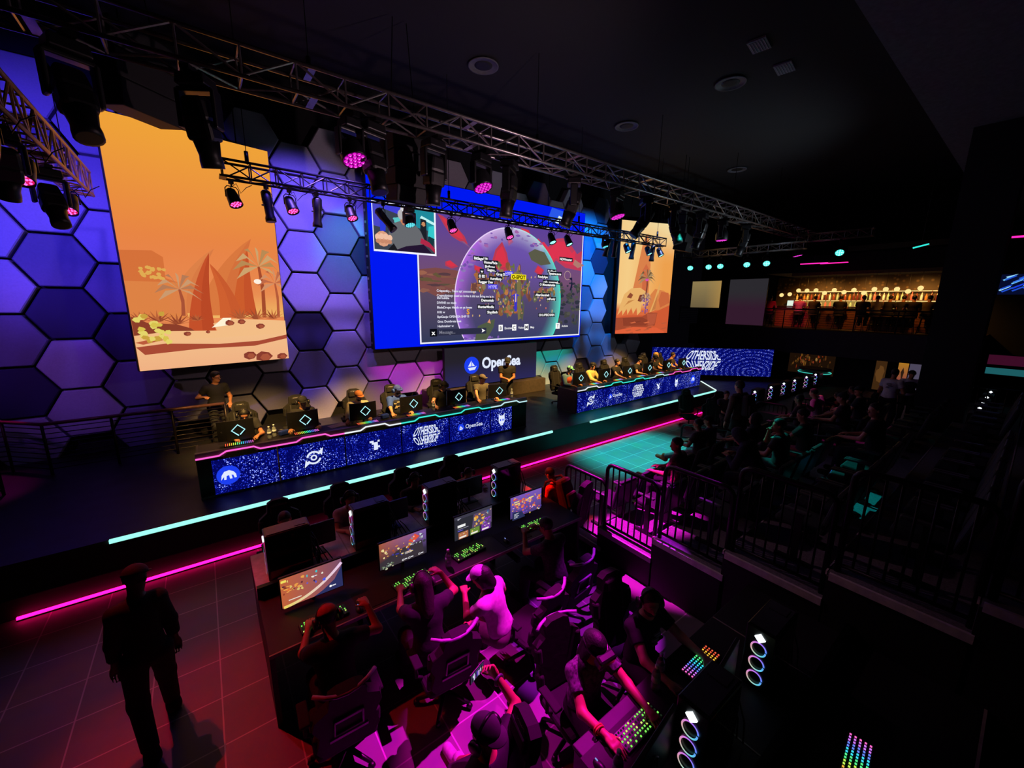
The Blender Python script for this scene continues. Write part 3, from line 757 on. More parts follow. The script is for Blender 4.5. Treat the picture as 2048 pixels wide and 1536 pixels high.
cloud([(.43, .62), (.46, .76), (.50, .83), (.53, .74), (.55, .60), (.50, .58)]); cloud([(.52, .91), (.55, .86), (.57, .84), (.54, .80)], '#c8567a', '#9a5a8a'); cloud([(.33, .62), (.38, .60), (.36, .56), (.33, .58)]); cloud([(.72, .66), (.76, .62), (.74, .56), (.70, .60)])
p.poly([G(.66, .76), G(.70, .80), G(.76, .78), G(.80, .68), (G(.74, .66)), G(.68, .70)], '#5a5a48')
isl = ((.47, .54, .03, .2), (.565, .53, .05, .22), (.6, .45, .06, .16), (.52, .42, .06, .2), (.64, .50, .03, .18), (.55, .32, .09, .12), (.56, .24, .07, .05), (.72, .38, .08, .06), (.76, .42, .06, .05), (.38, .52, .06, .05), (.34, .44, .04, .04))
for u, v, w_, h_ in isl:
    for i in range(22):
        x, z = G(u + gr.uniform(-w_, w_), v + gr.uniform(-h_, h_) * .55); p.blob(x, z, gr.uniform(.025, .09), gr.uniform(.03, .13), mixc(gr.choice(('#a8683c', '#8a5236', '#c07a44', '#6a7040', '#55603a', '#9a8a4a', '#704438')), '#504060', gr.random() * .35), 7, .4)
for i in range(16): x, z = G(.545 + gr.uniform(-.07, .07), .27 + gr.uniform(-.06, .05)); p.blob(x, z, .08, .05, gr.choice(('#55603a', '#6a6a40', '#8a5a3a', '#b06040')), 8, .3)
p.poly([G(.575, .6), G(.60, .58), G(.61, .18), G(.59, .16)], '#7a7048'); p.poly([G(.6, .2), G(.63, .32), G(.62, .15)], '#5a5a44')
for i in range(60): x, z = G(gr.uniform(.3, .86), gr.uniform(.2, .6)); p.blob(x, z, .02, .035, gr.choice(('#e89a6a', '#d8705a', '#c8b0a0', '#e0b878', '#b05a4a')), 5, .4)
x, z = G(.38, .12); p.poly([(x - .35, gz0), (x - .25, z), (x + .05, z + .1), (x + .35, z + .2), (x + .3, z - .05), (x + .05, gz0)], '#4f5a44'); p.poly([(x + .08, z + .1), (x + .16, z + .2), (x + .2, z + .06)], '#e0906a')
x, z = G(.57, .30); p.poly([(x - .04, z - .2), (x + .05, z - .2), (x + .06, z + .12), (x - .05, z + .12)], '#3a35c8'); p.poly([(x - .16, z + .26), (x, z + .34), (x + .16, z + .27), (x + .07, z + .26), (x + .05, z + .1), (x - .05, z + .1), (x - .06, z + .25)], '#3a35c8'); p.rect(x - .015, z + .08, x + .02, z + .32, '#e8c8b0')
x, z = G(.905, .5); p.ring(x - .12, z + .28, .13, .15, '#b89a90', 20); p.poly([(x, z - .2), (x + .05, z - .05), (x + .08, z + .12), (x - .06, z + .2), (x + .1, z + .22), (x + .13, z - .02), (x + .06, z - .2)], '#1c1c3a')
p.poly([G(.92, .69), G(.95, .66), G(.99, .69), G(.95, .72), G(.93, .74)], '#b07a70')
x, z = G(.265, .22); p.text('S', x, z, .14, '#e8a030', .05); 
def name(u, v, s, size=.075, bg='#1a1c26', fg='#ffffff', bold=.05):
    x, z = G(u, v); wv = max(a[0] for a in text2d(s, size, bold)[0]); p.rect(x - wv / 2 - .03, z - .025, x + wv / 2 + .03, z + size + .03, bg); p.text(s, x, z, size, fg, bold, True)
for u, v, s in ((.355, .66, 'BitSage128'), (.415, .635, 'HomoPixie'), (.41, .60, 'BigBrew'), (.42, .575, 'Sugno..'), (.36, .56, 'w'), (.36, .52, 'EI EE'), (.485, .545, 'Grog Shac'), (.445, .505, 'Auroflurp'), (.385, .475, 'Rugger Dev'), (.395, .325, 'Demontab'), (.385, .27, 'HunterModla'), (.425, .225, 'ShyyBath'),
                (.875, .72, 'NOWmaster'), (.79, .60, 'BwFland'), (.81, .58, 'Spectre.zone'), (.735, .545, 'FundyApe'), (.79, .50, 'cells_nowprank...'), (.765, .475, 'O Mountainside'), (.735, .38, 'AfterGunshelt'), (.79, .345, 'o4Fundy'), (.765, .195, 'OH APECHAIN'), ): name(u, v, s, .07)
name(.525, .555, 'HYPE', .075, '#4a40e0', '#c8c0ff'); name(.585, .525, 'O-SPOT', .10, '#f2e21e', '#3a3000', .06); name(.425, .435, 'HYPE', .085, '#4338d8', '#b8b0ff', .06)
for i, s in enumerate(('Crispenthy... Team up! xxxxxxxxxx', 'Cryptokinboy: need an invite it did not bring me in in', 'the bubble', 'DIVINE: so stuck', 'BladeDrops: Hands on ya knees', '818: w', 'BptGanja: OPENSEA SHIP !!!', 'Gma: Dombreta beat', 'Hashmaker: w')):
    x, z = G(.08, .395 - i * .0365 + (.018 if i > 1 else 0)); p.text(s, x, z, .058, '#e4e4f4', .035)
p.rect(*G(.075, .055), *G(.385, .105), '#2b2d44'); x, z = G(.09, .068); p.text('Message...', x, z, .085, '#7f8090', .02); p.poly([G(.355, .065), G(.378, .081), G(.355, .098), G(.36, .081)], '#ffffff')
p.rect(*G(.03, .05), *G(.075, .11), '#0a0b14'); x, z = G(.052, .064); p.text('x', x, z, .11, '#ffffff', .06, True)
for u, k_, s in ((.475, 'B', 'Emotes'), (.56, 'C', 'Voice'), (.637, 'M', 'Map'), (.835, 'T', 'Actions')):
    p.rect(*G(u - .013, .07), *G(u + .013, .125), '#ffffff'); x, z = G(u, .082); p.text(k_, x, z, .10, '#303040', .03, True); x, z = G(u + .025, .085); p.text(s, x, z, .065, '#ffffff', .02)
# webcam window
p.clip = None
wx0, wz0, wx1, wz1 = .02, 2.37, 1.59, 3.42
p.rect(wx0 - .0, wz0 - .045, wx1 + .045, wz1 + .045, '#f4f4ff'); p.rect(wx0 + .02, wz0, wx1, wz1, '#3b4350')
Wc = lambda u, v: (wx0 + .02 + u * (wx1 - wx0 - .02), wz0 + v * (wz1 - wz0))
p.poly([Wc(0, .5), Wc(.1, .48), Wc(.1, 1), Wc(0, 1)], '#4a48c8'); p.poly([Wc(.1, 1), Wc(.1, .9), Wc(.45, .78), Wc(.5, 1)], '#4040d8'); p.poly([Wc(.45, .62), Wc(1, .5), Wc(1, 1), Wc(.45, 1)], '#1f8a9c'); p.poly([Wc(.75, .78), Wc(1, .66), Wc(1, .72), Wc(.78, .84)], '#bff4f4')
p.poly([Wc(.1, .4), Wc(.18, .4), Wc(.2, .68), Wc(.1, .7)], '#2c3cd8'); p.blob(*Wc(.37, .66), .1, .09, '#5ac4c4'); p.poly([Wc(.74, .2), Wc(.86, .2), Wc(.86, .75), Wc(.76, .78)], '#1c1f28'); p.blob(*Wc(.81, .66), .06, .05, '#c88a60'); p.poly([Wc(.88, .4), Wc(1, .3), Wc(1, .65), Wc(.9, .62)], '#35c8cc'); p.poly([Wc(.85, .2), Wc(.95, .1), Wc(1, .35), Wc(.9, .4)], '#14383f')
p.poly([Wc(.2, .12), Wc(.24, .48), Wc(.32, .6), Wc(.42, .66), Wc(.55, .66), Wc(.68, .6), Wc(.76, .48), Wc(.82, .3), Wc(.75, .05), Wc(.3, .0), Wc(.28, .12)], '#67696e'); p.poly([Wc(.42, .66), Wc(.46, .58), Wc(.53, .58), Wc(.57, .66), Wc(.55, .74), Wc(.44, .74)], '#c8805c')
p.poly([Wc(.44, .70), Wc(.45, .90), Wc(.60, .92), Wc(.63, .76), Wc(.57, .66), Wc(.48, .64)], '#d08a66'); p.poly([Wc(.42, .86), Wc(.44, .98), Wc(.52, 1.0), Wc(.62, .97), Wc(.64, .86), Wc(.52, .84)], '#d8d4d8'); p.poly([Wc(.50, .83), Wc(.68, .85), Wc(.67, .71), Wc(.51, .70)], '#12131a'); p.disk(*Wc(.435, .80), .08, .11, '#b8b4b8')
p.clip = (wx0 + .02, wz0, wx1, wz1); p.blob(*Wc(.14, .24), .17, .17, '#dca080', 12, .1); 
for i in range(4): p.blob(*Wc(.05 + .065 * i, .29 - .01 * (i - 1.5) ** 2), .06, .07, '#efc0a4', 9, .1); p.blob(*Wc(.06 + .06 * i, .18), .055, .05, '#c88a6c', 9, .1)
p.poly([Wc(.76, .34), Wc(.9, .26), Wc(1, .12), Wc(1, .02), Wc(.9, .14), Wc(.74, .22)], '#b02848'); p.poly([Wc(.3, .0), Wc(.5, .12), Wc(.8, .2), Wc(.95, .0)], '#231530'); p.poly([Wc(.2, 0), Wc(.3, .16), Wc(.36, .02)], '#1a1a20')
p.clip = None; p.poly([(.12, 3.5), (.25, 3.8), (1.4, 3.8), (1.2, 3.5)], '#0a30d0'); p.poly([(.55, 3.5), (1.1, 3.75), (1.15, 3.55)], '#b8eaf4'); p.poly([(5.4, 3.62), (5.6, 4.05), (6.3, 3.98), (6.5, 3.6)], '#2a58e8'); p.poly([(5.75, 3.62), (5.9, 3.85), (6.15, 3.8), (6.1, 3.62)], '#d8f0f8')
p.build('display', sm, t)

# sparkling blue wall panels: LED dots
def spark_mat(name, sx=1.0, swirl=False, strength=1.0):
    m = bpy.data.materials.new(name); m.use_nodes = True; nt = m.node_tree; N = nt.nodes; L = nt.links; N.clear()
    o = N.new('ShaderNodeOutputMaterial'); e = N.new('ShaderNodeEmission'); tc = N.new('ShaderNodeTexCoord')
    vo = N.new('ShaderNodeTexVoronoi'); vo.inputs['Scale'].default_value = 30 * sx
    v2 = N.new('ShaderNodeTexVoronoi'); v2.inputs['Scale'].default_value = 48 * sx
    nz = N.new('ShaderNodeTexNoise'); nz.inputs['Scale'].default_value = 2.2 * sx; nz.inputs['Detail'].default_value = 4; nz.inputs['Distortion'].default_value = 1.2
    mp = N.new('ShaderNodeMapping')
    if swirl: mp.inputs['Location'].default_value = (-4.6, 0, -.3)
    mp.inputs['Scale'].default_value = (1, 1, .55 if not swirl else 1.6)
    L.new(tc.outputs['Object'], mp.inputs['Vector'])
    if swirl:
        wv = N.new('ShaderNodeTexWave'); wv.wave_type = 'RINGS'; wv.rings_direction = 'Y'; wv.inputs['Scale'].default_value = 1.3; wv.inputs['Distortion'].default_value = 3; wv.inputs['Detail'].default_value = 3
        L.new(mp.outputs[0], wv.inputs['Vector']); src = wv.outputs['Fac']
    else:
        L.new(mp.outputs[0], nz.inputs['Vector']); src = nz.outputs['Fac']
    for v in (vo, v2): L.new(tc.outputs['Object'], v.inputs['Vector'])
    def mth(op, a, b_=None, clamp=False):
        n = N.new('ShaderNodeMath'); n.operation = op; n.use_clamp = clamp
        for i, x in enumerate((a, b_)):
            if x is None: continue
            if isinstance(x, (int, float)): n.inputs[i].default_value = x
            else: L.new(x, n.inputs[i])
        return n.outputs[0]
    def dots(v, r):
        d = mth('SUBTRACT', 1.0, mth('DIVIDE', v.outputs['Distance'], r), True)
        sp = N.new('ShaderNodeSeparateColor'); L.new(v.outputs['Color'], sp.inputs[0])
        return mth('MULTIPLY', mth('POWER', d, .7), mth('POWER', sp.outputs[0], 1.1))
    mr = N.new('ShaderNodeMapRange'); mr.inputs['From Min'].default_value = .40 if not swirl else .2; mr.inputs['From Max'].default_value = .60 if not swirl else .9; mr.inputs['To Max'].default_value = 1.9
    L.new(src, mr.inputs['Value'])
    k = mth('MULTIPLY', mth('ADD', dots(vo, .36), mth('MULTIPLY', dots(v2, .34), .8)), mth('ADD', mr.outputs['Result'], .12))
    rp = N.new('ShaderNodeValToRGB'); els = rp.color_ramp.elements
    els[0].position = 0; els[0].color = (*lin('#03065a'), 1); els[1].position = .75; els[1].color = (*lin('#b9c6ff'), 1)
    x = els.new(.16); x.color = (*lin('#1a2ac8'), 1); x = els.new(.42); x.color = (*lin('#3a50f0'), 1)
    L.new(k, rp.inputs['Fac']); L.new(rp.outputs[0], e.inputs['Color']); e.inputs['Strength'].default_value = strength; L.new(e.outputs[0], o.inputs[0])
    return m
spark = spark_mat('led_sparkle', 1.0); spark_far = spark_mat('led_sparkle_swirl', .8, True)
logo_white = glow('logo_white', '#e2eaff', 1.0, False); logo_blue = glow('logo_blue', '#1d3ff0', 1.0, False)
def trapezoid(H_, W_, flip):
    def f(x, y):
        v = y / (H_ * .75); u = x / (W_ / 2)
        v = max(0, min(1.0, v)); top = 1 - .36 * v
        mid = 1.0
        return (u * W_ / 2 * top * (1 - .0 * v), (.06 + v * .94 * mid) * H_ / 2 * (-1 if flip else 1))
    return f
def otherside(q, cx, cz, W_, H_, y=-.012):
    v, f = text2d('OTHERSIDE', H_ * .75, .035); w_ = max(a[0] for a in v)
    for flip in (0, 1):
        T = trapezoid(H_, W_, flip); P = [T((a[0] - w_ / 2) * W_ / w_ * .97, a[1]) for a in v]
        q.add([(cx + a[0], y, cz + a[1]) for a in P], [g[::-1] if not flip else g for g in f], 0)
def boat(q, x, z, r, y):
    q.prism([(x + r * math.cos(2 * PI * i / 24), z + r * math.sin(2 * PI * i / 24)) for i in range(24)], y, y - .004, 1)
    for P in ([(-.55, -.25), (.6, -.25), (.66, -.12), (.4, -.55), (-.3, -.6)], [(-.05, .55), (-.05, -.12), (-.5, -.12)], [(.05, .35), (.05, -.12), (.42, -.12)]): q.prism([(x + r * a, z + r * b) for a, b in P], y - .004, y - .008, 0)
# side screen
t = thing('led_screen', 'wide low blue screen with mirrored white lettering beyond the far desk', 'screen', (17.0, 11.2, .26), math.atan2(-3.75, 4.0))
W, H = 5.5, 1.28; cabinet(t, W, H, .12)
q = MB(); q.box((W / 2, 0, H / 2), (W, .02, H)); d_ = q.build('display', spark_far, t)
q = MB(); otherside(q, 2.35, .70, 1.75, .92, -.014); q.build('lettering', logo_white, d_)
q = MB(); q.box((.3, .1, -.13), (.1, .1, .26)); q.box((W - .3, .1, -.13), (.1, .1, .26)); q.build('leg', black, t)
# sponsor board and its plinth
t = thing('sponsor_board', 'dark board with round blue sailing boat logo and white lettering behind the standing host', 'board', (5.21, 9.93, 1.16))
q = MB(); q.box((1.69, .06, .575), (3.38, .08, 1.15), 0); q.build('frame', black, t)
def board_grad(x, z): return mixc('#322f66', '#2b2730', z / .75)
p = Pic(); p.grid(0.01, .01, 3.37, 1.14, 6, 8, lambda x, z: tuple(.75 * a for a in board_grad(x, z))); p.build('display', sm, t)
q = MB(); boat(q, .88, .60, .25, -.012); v, f = text2d('OpenSea', .31, .05); q.add([(1.24 + a[0] * .88, -.014, .48 + a[1]) for a in v], f, 0); q.build('logo', [logo_white, logo_blue], t)
q = MB(); q.box((0, 0, .21), (4.1, .66, .42), 0, None, 1, .01); o = q.build('plinth', mat('plinth_brown', '#4a4038', .7)); o.location = (6.75, 10.02, .72); tag(o, 'low brown plinth under the board with the sailing boat logo', 'plinth')
# ---------------------------------------------------------------- competition desks on the stage
desk_top_m = mat('desk_laminate', '#8a6f70', .35); desk_dark = mat('desk_dark', '#131215', .4); brass = mat('badge_brass', '#8a6a34', .4, .5, noise=.5, scale=70)
strip_cols = {'p': glow('desk_pink', (1.0, .12, .62), 1.2), 'w': glow('desk_white', (.85, .93, 1.0), 1.1), 't': glow('desk_teal', (.05, .85, .72), 1.05), 'b': glow('desk_bluewhite', (.55, .9, .95), 1.05)}
def emblem(q, kind, x, z, y):
    if kind == 'ape':
        q.prism([(x + .145 * math.cos(2 * PI * i / 28), z + .145 * math.sin(2 * PI * i / 28)) for i in range(28)], y, y - .004, 1)
        q.prism([(x + a * .15, z + b * .15) for a, b in ((-.62, -.42), (-.55, .05), (-.3, .42), (.1, .5), (.45, .3), (.62, .02), (.66, -.35), (.48, -.38), (.4, -.05), (.25, .0), (.3, -.4), (.1, -.4), (.05, .0), (-.15, -.05), (-.2, -.42), (-.38, -.42), (-.36, -.1))], y - .004, y - .008, 0)
    elif kind == 'ring':
        for a0, a1 in ((.5, 2.9), (3.64, 6.04)):
            P = [(x + r * math.cos(a0 + (a1 - a0) * i / 12), z + r * math.sin(a0 + (a1 - a0) * i / 12)) for r, R_ in ((.115, 0),) for i in range(13)] + [(x + .085 * math.cos(a1 - (a1 - a0) * i / 12), z + .085 * math.sin(a1 - (a1 - a0) * i / 12)) for i in range(13)]
            q.prism(P, y, y - .004, 0)
        for s in (1, -1): q.prism([(x + s * .075, z + s * .09), (x + s * .15, z + s * .15), (x + s * .125, z + s * .02)], y, y - .004, 0)
        P = [(x + .05 * math.cos(2 * PI * i / 20), z + .05 * math.sin(2 * PI * i / 20)) for i in range(21)] + [(x + .028 * math.cos(2 * PI * i / 20), z + .028 * math.sin(2 * PI * i / 20)) for i in range(20, -1, -1)]
        q.prism(P, y, y - .004, 0)
    elif kind == 'bird':
        for a, b in ((-2, 2), (-1, 1), (-1, 2), (0, 1), (0, 0), (1, 0), (1, 1), (2, 2), (1, -1), (0, -1), (2, -1), (0, -2), (1, -2)): q.box((x + a * .036, y, z + b * .036), (.035, .005, .035), 0)
    elif kind == 'robot':
        q.prism([(x - .08, z - .05), (x - .05, z - .1), (x + .05, z - .1), (x + .08, z - .05), (x + .08, z + .05), (x + .05, z + .09), (x - .05, z + .09), (x - .08, z + .05)], y, y - .004, 0)
        for s in (1, -1):
            q.prism([(x + s * .03, z + .08), (x + s * .08, z + .14), (x + s * .075, z + .06)], y, y - .004, 0); q.box((x + s * .033, y - .006, z - .01), (.03, .004, .04), 2)
        q.box((x, y - .002, z - .12), (.07, .004, .03), 0)
    elif kind == 'other': otherside(q, x, z, .62, .36, y)
    elif kind == 'open':
        boat(q, x - .24, z, .075, y); v, f = text2d('OpenSea', .085, .012); q.add([(x - .13 + a[0] * .95, y - .004, z - .035 + a[1]) for a in v], f, 0)
def stage_desk(label, loc, rz, pw, cols, logos, dark_l=.0, dark_r=.0):
    t = thing('stage_desk', label, 'desk', loc, rz); n = len(cols); L = pw * n
    q = MB(); q.box((L / 2, .40, .59), (L - .02, .64, .03), 0, None, 1, .005); q.build('worktop', desk_dark, t)
    q = MB(); q.prism([(-.02, .60), (.11, .60), (.11, .66), (.05, .70), (-.02, .70)], 0, L, 0, 'x'); q.build('front_ledge', desk_top_m, t)
    q = MB(); q.box((.015, .36, .31), (.03, .70, .60)); q.build('side_panel', mat('desk_side', '#3a3438', .4), t); q = MB(); q.box((L - .015, .36, .31), (.03, .70, .60)); q.build('side_panel', mat('desk_side', '#3a3438', .4), t)
    q = MB(); q.box((L / 2, .0, .015), (L, .04, .03)); q.build('foot_rail', mat('desk_rail', '#8a8482', .35, .7), t)
    for i, (c, lg) in enumerate(zip(cols, logos)):
        x0 = i * pw
        q = MB(); q.box((x0 + pw / 2, .01, .32), (pw - .015, .05, .58), 0); fp = q.build('front_panel', steel_black, t)
        a = x0 + .012 + (dark_l if i == 0 else 0); b = x0 + pw - .012 - (dark_r if i == n - 1 else 0)
        q = MB(); q.box(((a + b) / 2, -.018, .295), (b - a, .006, .53), 0); q.build('display', spark, fp)
        q = MB(); emblem(q, lg, (a + b) / 2 if not (i == 0 and dark_l) else a + .18, .30, -.024); q.build('emblem', [logo_white, logo_blue, logo_blue], fp)
        q = MB(); zl, zh = .622, .672; u = lambda f: x0 + pw * f
        P = [(u(0), zl), (u(.27), zl), (u(.36), zh), (u(.70), zh), (u(.78), zl), (u(1), zl)]
        q.path([(x, -.028, z) for x, z in P], .013, 6); q.build('light_tube', strip_cols[c], t)
        q = MB(); q.prism([(u(.31), .585), (u(.37), .65), (u(.69), .65), (u(.75), .585), (u(.70), .565), (u(.36), .565)], -.022, -.036, 0); q.build('badge', brass, t)
    return t
d1 = stage_desk('long competition desk with sparkling blue front on the left half of the stage', (-.31, 7.0, .72), 0, 1.013, 'ppwttb', ('ape', 'ring', 'bird', 'other', 'open', 'robot'), .16, .42)
d2 = stage_desk('long competition desk with sparkling blue front farther along the stage, beside the side screen', (7.52, 7.06, .72), .012, 1.06, 'wttbpp', ('ring', 'open', 'other', 'bird', 'robot', 'ape'), .0, .0)

# monitors seen from behind, with a lit diamond on the back
t0 = thing('monitor', '', 'monitor', (0, 0, 0)); q = MB()
P = []
for i in range(9):
    x = -.245 + .49 * i / 8; P.append((x, .035 * (x / .245) ** 2))
q2 = [(x, y + .022) for x, y in P][::-1]
q.prism(P + q2, .05, .375, 0, 'z'); q.build('shell', plastic, t0)
q = MB(); q.prism([(x, y + .023) for x, y in P] + [(x, y + .026) for x, y in P][::-1], .06, .365, 0, 'z'); q.build('display', glow('player_display', '#3a4a66', .9, False), t0)
q = MB()
s = .088; Pd = [(s * .15, s * -.95), (s * .95, 0), (0, s * .95), (-s * .95, 0), (-s * .18, s * -.78)]
q.path([(x + .03, -.006, z + .215) for x, z in ((.02, -.075), (.088, 0), (.0, .088), (-.088, 0), (-.02, -.068), (.0, -.088))], .0085, 6); q.build('light_diamond', glow('diamond_glow', (.45, .95, 1.0), 1.15), t0)
v, f = text2d('OMEN', .017, .002); q = MB(); q.add([(-.20 + a[0] * 1.3, .019, .20 + a[1]) for a in v], f); q.build('lettering', mat('letter_grey', '#4a4a4c', .5), t0)
q = MB(); q.tube((0, .05, .012), (0, .03, .2), .02, .016, 8); q.box((0, .06, .006), (.24, .16, .012), 0, None, 1, .004); q.build('stand', plastic, t0)
mk_mon = Maker(t0)
key_cols = [(1, .12, .05), (1, .55, .05), (.6, 1, .1), (.1, 1, .3), (.05, .8, 1), (.15, .25, 1), (.7, .2, 1), (1, .15, .6)]
def keyboard_proto(palette, name='keyboard', st=1.0):
    t = thing(name, '', 'keyboard'); q = MB(); q.box((0, 0, .012), (.40, .14, .022), 0, None, 1, .004); q.build('base', plastic, t)
    q = MB(); pal = [glow('key_%s_%d' % (palette, i), c, st, False) for i, c in enumerate(KEYS[palette])]; r = random.Random(2)
    for j in range(5):
        for i in range(15):
            q.box((-.18 + i * .0257, -.052 + j * .026, .027), (.010, .011, .005), (int(i / 15 * len(pal)) if palette != 'green' else (2 if r.random() < .5 else (0 if r.random() < .8 else 1))))
    q.build('key_light', pal, t); return t
KEYS = {'rain': key_cols, 'green': [(.25, 1, .12), (.8, 1, .2), (.01, .02, .01)], 'teal': [(.2, 1, .2), (.1, .9, .5), (.0, .5, 1), (.1, .8, 1)]}
mk_kb = Maker(keyboard_proto('rain'))
place = ('at the left end of the nearer desk', 'second from the left on the nearer desk', 'in front of the man in the tan cap', 'beside the man in the blue cap', 'second from the right on the nearer desk', 'at the right end of the nearer desk')
mx = (.22, 1.19, 2.22, 3.19, 4.24, 5.33)
for x, s in zip(mx, place):
    mk_mon((x, 7.50, 1.325), rnd.uniform(-.08, .08), 'black monitor with lit diamond back, ' + s, 'monitors on the stage desks')
    mk_kb((x + .02, 7.40 if x < 1.5 else 7.36, 1.326), rnd.uniform(-.05, .05), 'rainbow lit keyboard under the monitor ' + s, 'keyboards on the stage desks')
place2 = ('beside the player in the orange vest', 'second from the near end of the farther desk', 'third from the near end of the farther desk', 'third from the far end of the farther desk', 'second from the far end of the farther desk', 'at the far end of the farther desk')
mx2 = (8.14, 9.2, 10.32, 11.36, 12.45, 13.4)
for i, (x, s) in enumerate(zip(mx2, place2)):
    mk_mon((x, 7.54, 1.325), 0.0, 'black monitor with lit diamond back, ' + s, 'monitors on the stage desks')
    mk_kb((x + .45, 7.42, 1.326), .1, 'rainbow lit keyboard right of the monitor ' + s, 'keyboards on the stage desks')

# gaming chair
def gaming_chair(accent, name='gaming_chair', plate=False):
    bs = .74 if plate else .92
    t = thing(name, '', 'chair'); t.scale = (.88, .88, .88); lea = mat('chair_leather', '#060507', .85, bump=.1); acc = mat('chair_accent_' + accent.strip('#'), accent, .5)
    q = MB()
    for i in range(5):
        a = 2 * PI * i / 5 + .3; q.tube((0, 0, .10), (.29 * math.cos(a), .29 * math.sin(a), .065), .026, .018, 6)
    q.tube((0, 0, .06), (0, 0, .34), .028, .028, 8); q.build('base', plastic, t)
    for i in range(5):
        a = 2 * PI * i / 5 + .3; q = MB(); q.at((.29 * math.cos(a), .29 * math.sin(a), .031), (PI / 2, 0, a)); q.lathe([(.02, -.022), (.03, -.016), (.03, .016), (.02, .022)], 12); q.build('caster', plastic, t)
    q = MB(); q.box((0, .02, .375), (.50, .50, .09), 0, None, 1.0, .035)
    for s in (1, -1): q.box((.235 * s, .03, .385), (.06, .44, .06), 0, (0, -.25 * s, 0), 1, .025)
    q.build('seat', lea, t)
    T = Matrix.Translation((0, -.22, .44)) @ Euler((.16, 0, 0)).to_matrix().to_4x4() @ Matrix.Diagonal((1, 1, bs, 1))
    q = MB(); q.T = T
    q.prism([(-.20, 0), (.20, 0), (.25, .12), (.22, .34), (.27, .50), (.25, .62), (.15, .70), (.135, .84), (.07, .88), (-.07, .88), (-.135, .84), (-.15, .70), (-.25, .62), (-.27, .50), (-.22, .34), (-.25, .12)], -.055, .035, 0)
    for s in (1, -1): q.box((.24 * s, .02, .50), (.06, .08, .20), 0, (0, 0, .45 * s), 1, .025); q.box((.235 * s, .02, .14), (.06, .08, .22), 0, (0, 0, .45 * s), 1, .025)
    bk = q.build('backrest', lea, t)
    q = MB(); q.T = T
    for s in (1, -1):
        if not plate: q.box((.125 * s, -.058, .36), (.022, .012, .56)); q.box((.13 * s, .037, .40), (.02, .012, .52))
    if plate:
        q.path([(x, -.066, z) for x, z in ((-.11, .30), (-.11, .52), (.11, .52), (.11, .30))], .012, 6, 0, True); q.box((0, -.064, .50), (.2, .012, .05)); q.box((0, -.06, .23), (.30, .02, .035))
    q.build('stripe', acc, bk)
    if plate:
        q = MB(); q.T = T; q.path([(x, -.062 - .1 * (x / .24) ** 2 * -1, .86) for x in (-.24, -.16, -.08, 0, .08, .16, .24)], .018, 6); q.build('top_bar', acc, bk)
    v, f = text2d('OMEN' if not plate else '21', .028, .003); q = MB(); q.T = T; q.add([(-.05 + a[0], .038, .80 + a[1]) for a in v] if not plate else [(.09 - a[0], -.073, .485 + a[1]) for a in v], f); q.build('lettering', mat('letter_light', '#9a9aa0', .5), bk)
    if not plate: q = MB(); q.T = T; q.box((0, .04, .74), (.22, .05, .13), 0, None, 1, .02); q.build('head_cushion', lea, t)
    for s in (1, -1):
        q = MB(); q.tube((.24 * s, -.02, .42), (.30 * s, -.02, .46), .016, None, 6); q.tube((.30 * s, -.02, .45), (.30 * s, -.02, .62), .018, None, 6); q.box((.30 * s, .02, .635), (.085, .26, .03), 0, None, 1, .012); q.build('armrest', lea, t)
    return t
mk_chair = Maker(gaming_chair('#37373c'))

# ---------------------------------------------------------------- people on the stage
def seated(label, chair_label, x, y, z, rz, grp=None, mk=None, cdy=.10, crz=0, cdx=0, **kw):
    a = Vector((math.sin(rz), -math.cos(rz), 0))
    (mk or mk_chair)(tuple(Vector((x + cdx, y, z)) + a * (cdy)), rz + crz, chair_label, grp or 'gaming chairs')
    kw.setdefault('h', 1.5); kw.setdefault('seat', .41)
    return person(label, (x, y, z), rz, 'sit', **kw)
ST = .72; S = dict(cell=.012, seat=.41, h=1.42)
g1 = 'gaming chairs behind the stage desks'
kbh = dict(rh=(.17, .42, .66), lh=(-.15, .42, .66))
seated('person leaning low behind the leftmost monitor on stage, wearing dark headphones', 'gaming chair behind the leftmost monitor on stage', .36, 7.98, ST, PI, g1, lean=.42, look=(0, -.1), shirt='#1a1a1e', phones='#1c1c20', tone='tan', hair='#0e0b0a', **kbh, **S)
seated('person in black cap with pale logo, face half hidden by the second monitor on stage', 'gaming chair behind the player in the black logo cap', 1.26, 8.0, ST, PI + .05, g1, lean=.16, cap='#151517', shirt='#121214', phones='#18181a', tone='tan', rh=(.3, .46, .66), lh=(-.15, .44, .66), **S)
seated('person in tan cap and beige jacket smiling at the desk on stage', 'gaming chair behind the man in the tan cap', 2.24, 7.96, ST, PI - .12, g1, lean=.18, cap='#a9683a', shirt='#a39a84', sleeve=1.85, tone='light', beard='#3a2a20', look=(.35, -.15), rh=(.26, .46, .64), lh=(-.16, .4, .66), **S)
seated('person in blue cap and blue gaming jersey at the desk on stage', 'gaming chair behind the man in the blue cap', 3.03, 7.96, ST, PI - .1, g1, lean=.12, cap='#2a3f9c', shirt='#2748a8', sleeve=1.0, vest='#151a2c', tone='light', beard='#2a1c14', phones='#3050b0', look=(.35, -.05), rh=(.2, .44, .66), lh=(-.18, .42, .66), print_=('#c8b890', False), **S)
seated('person in black cap bending toward the second last monitor of the nearer desk', 'gaming chair behind the bending player in black cap', 4.1, 8.0, ST, PI - .2, g1, lean=.25, cap='#131313', shirt='#1b1b1c', phones='#151515', tone='light', look=(.35, -.25), rh=(.25, .42, .66), lh=(-.2, .42, .66), **S)
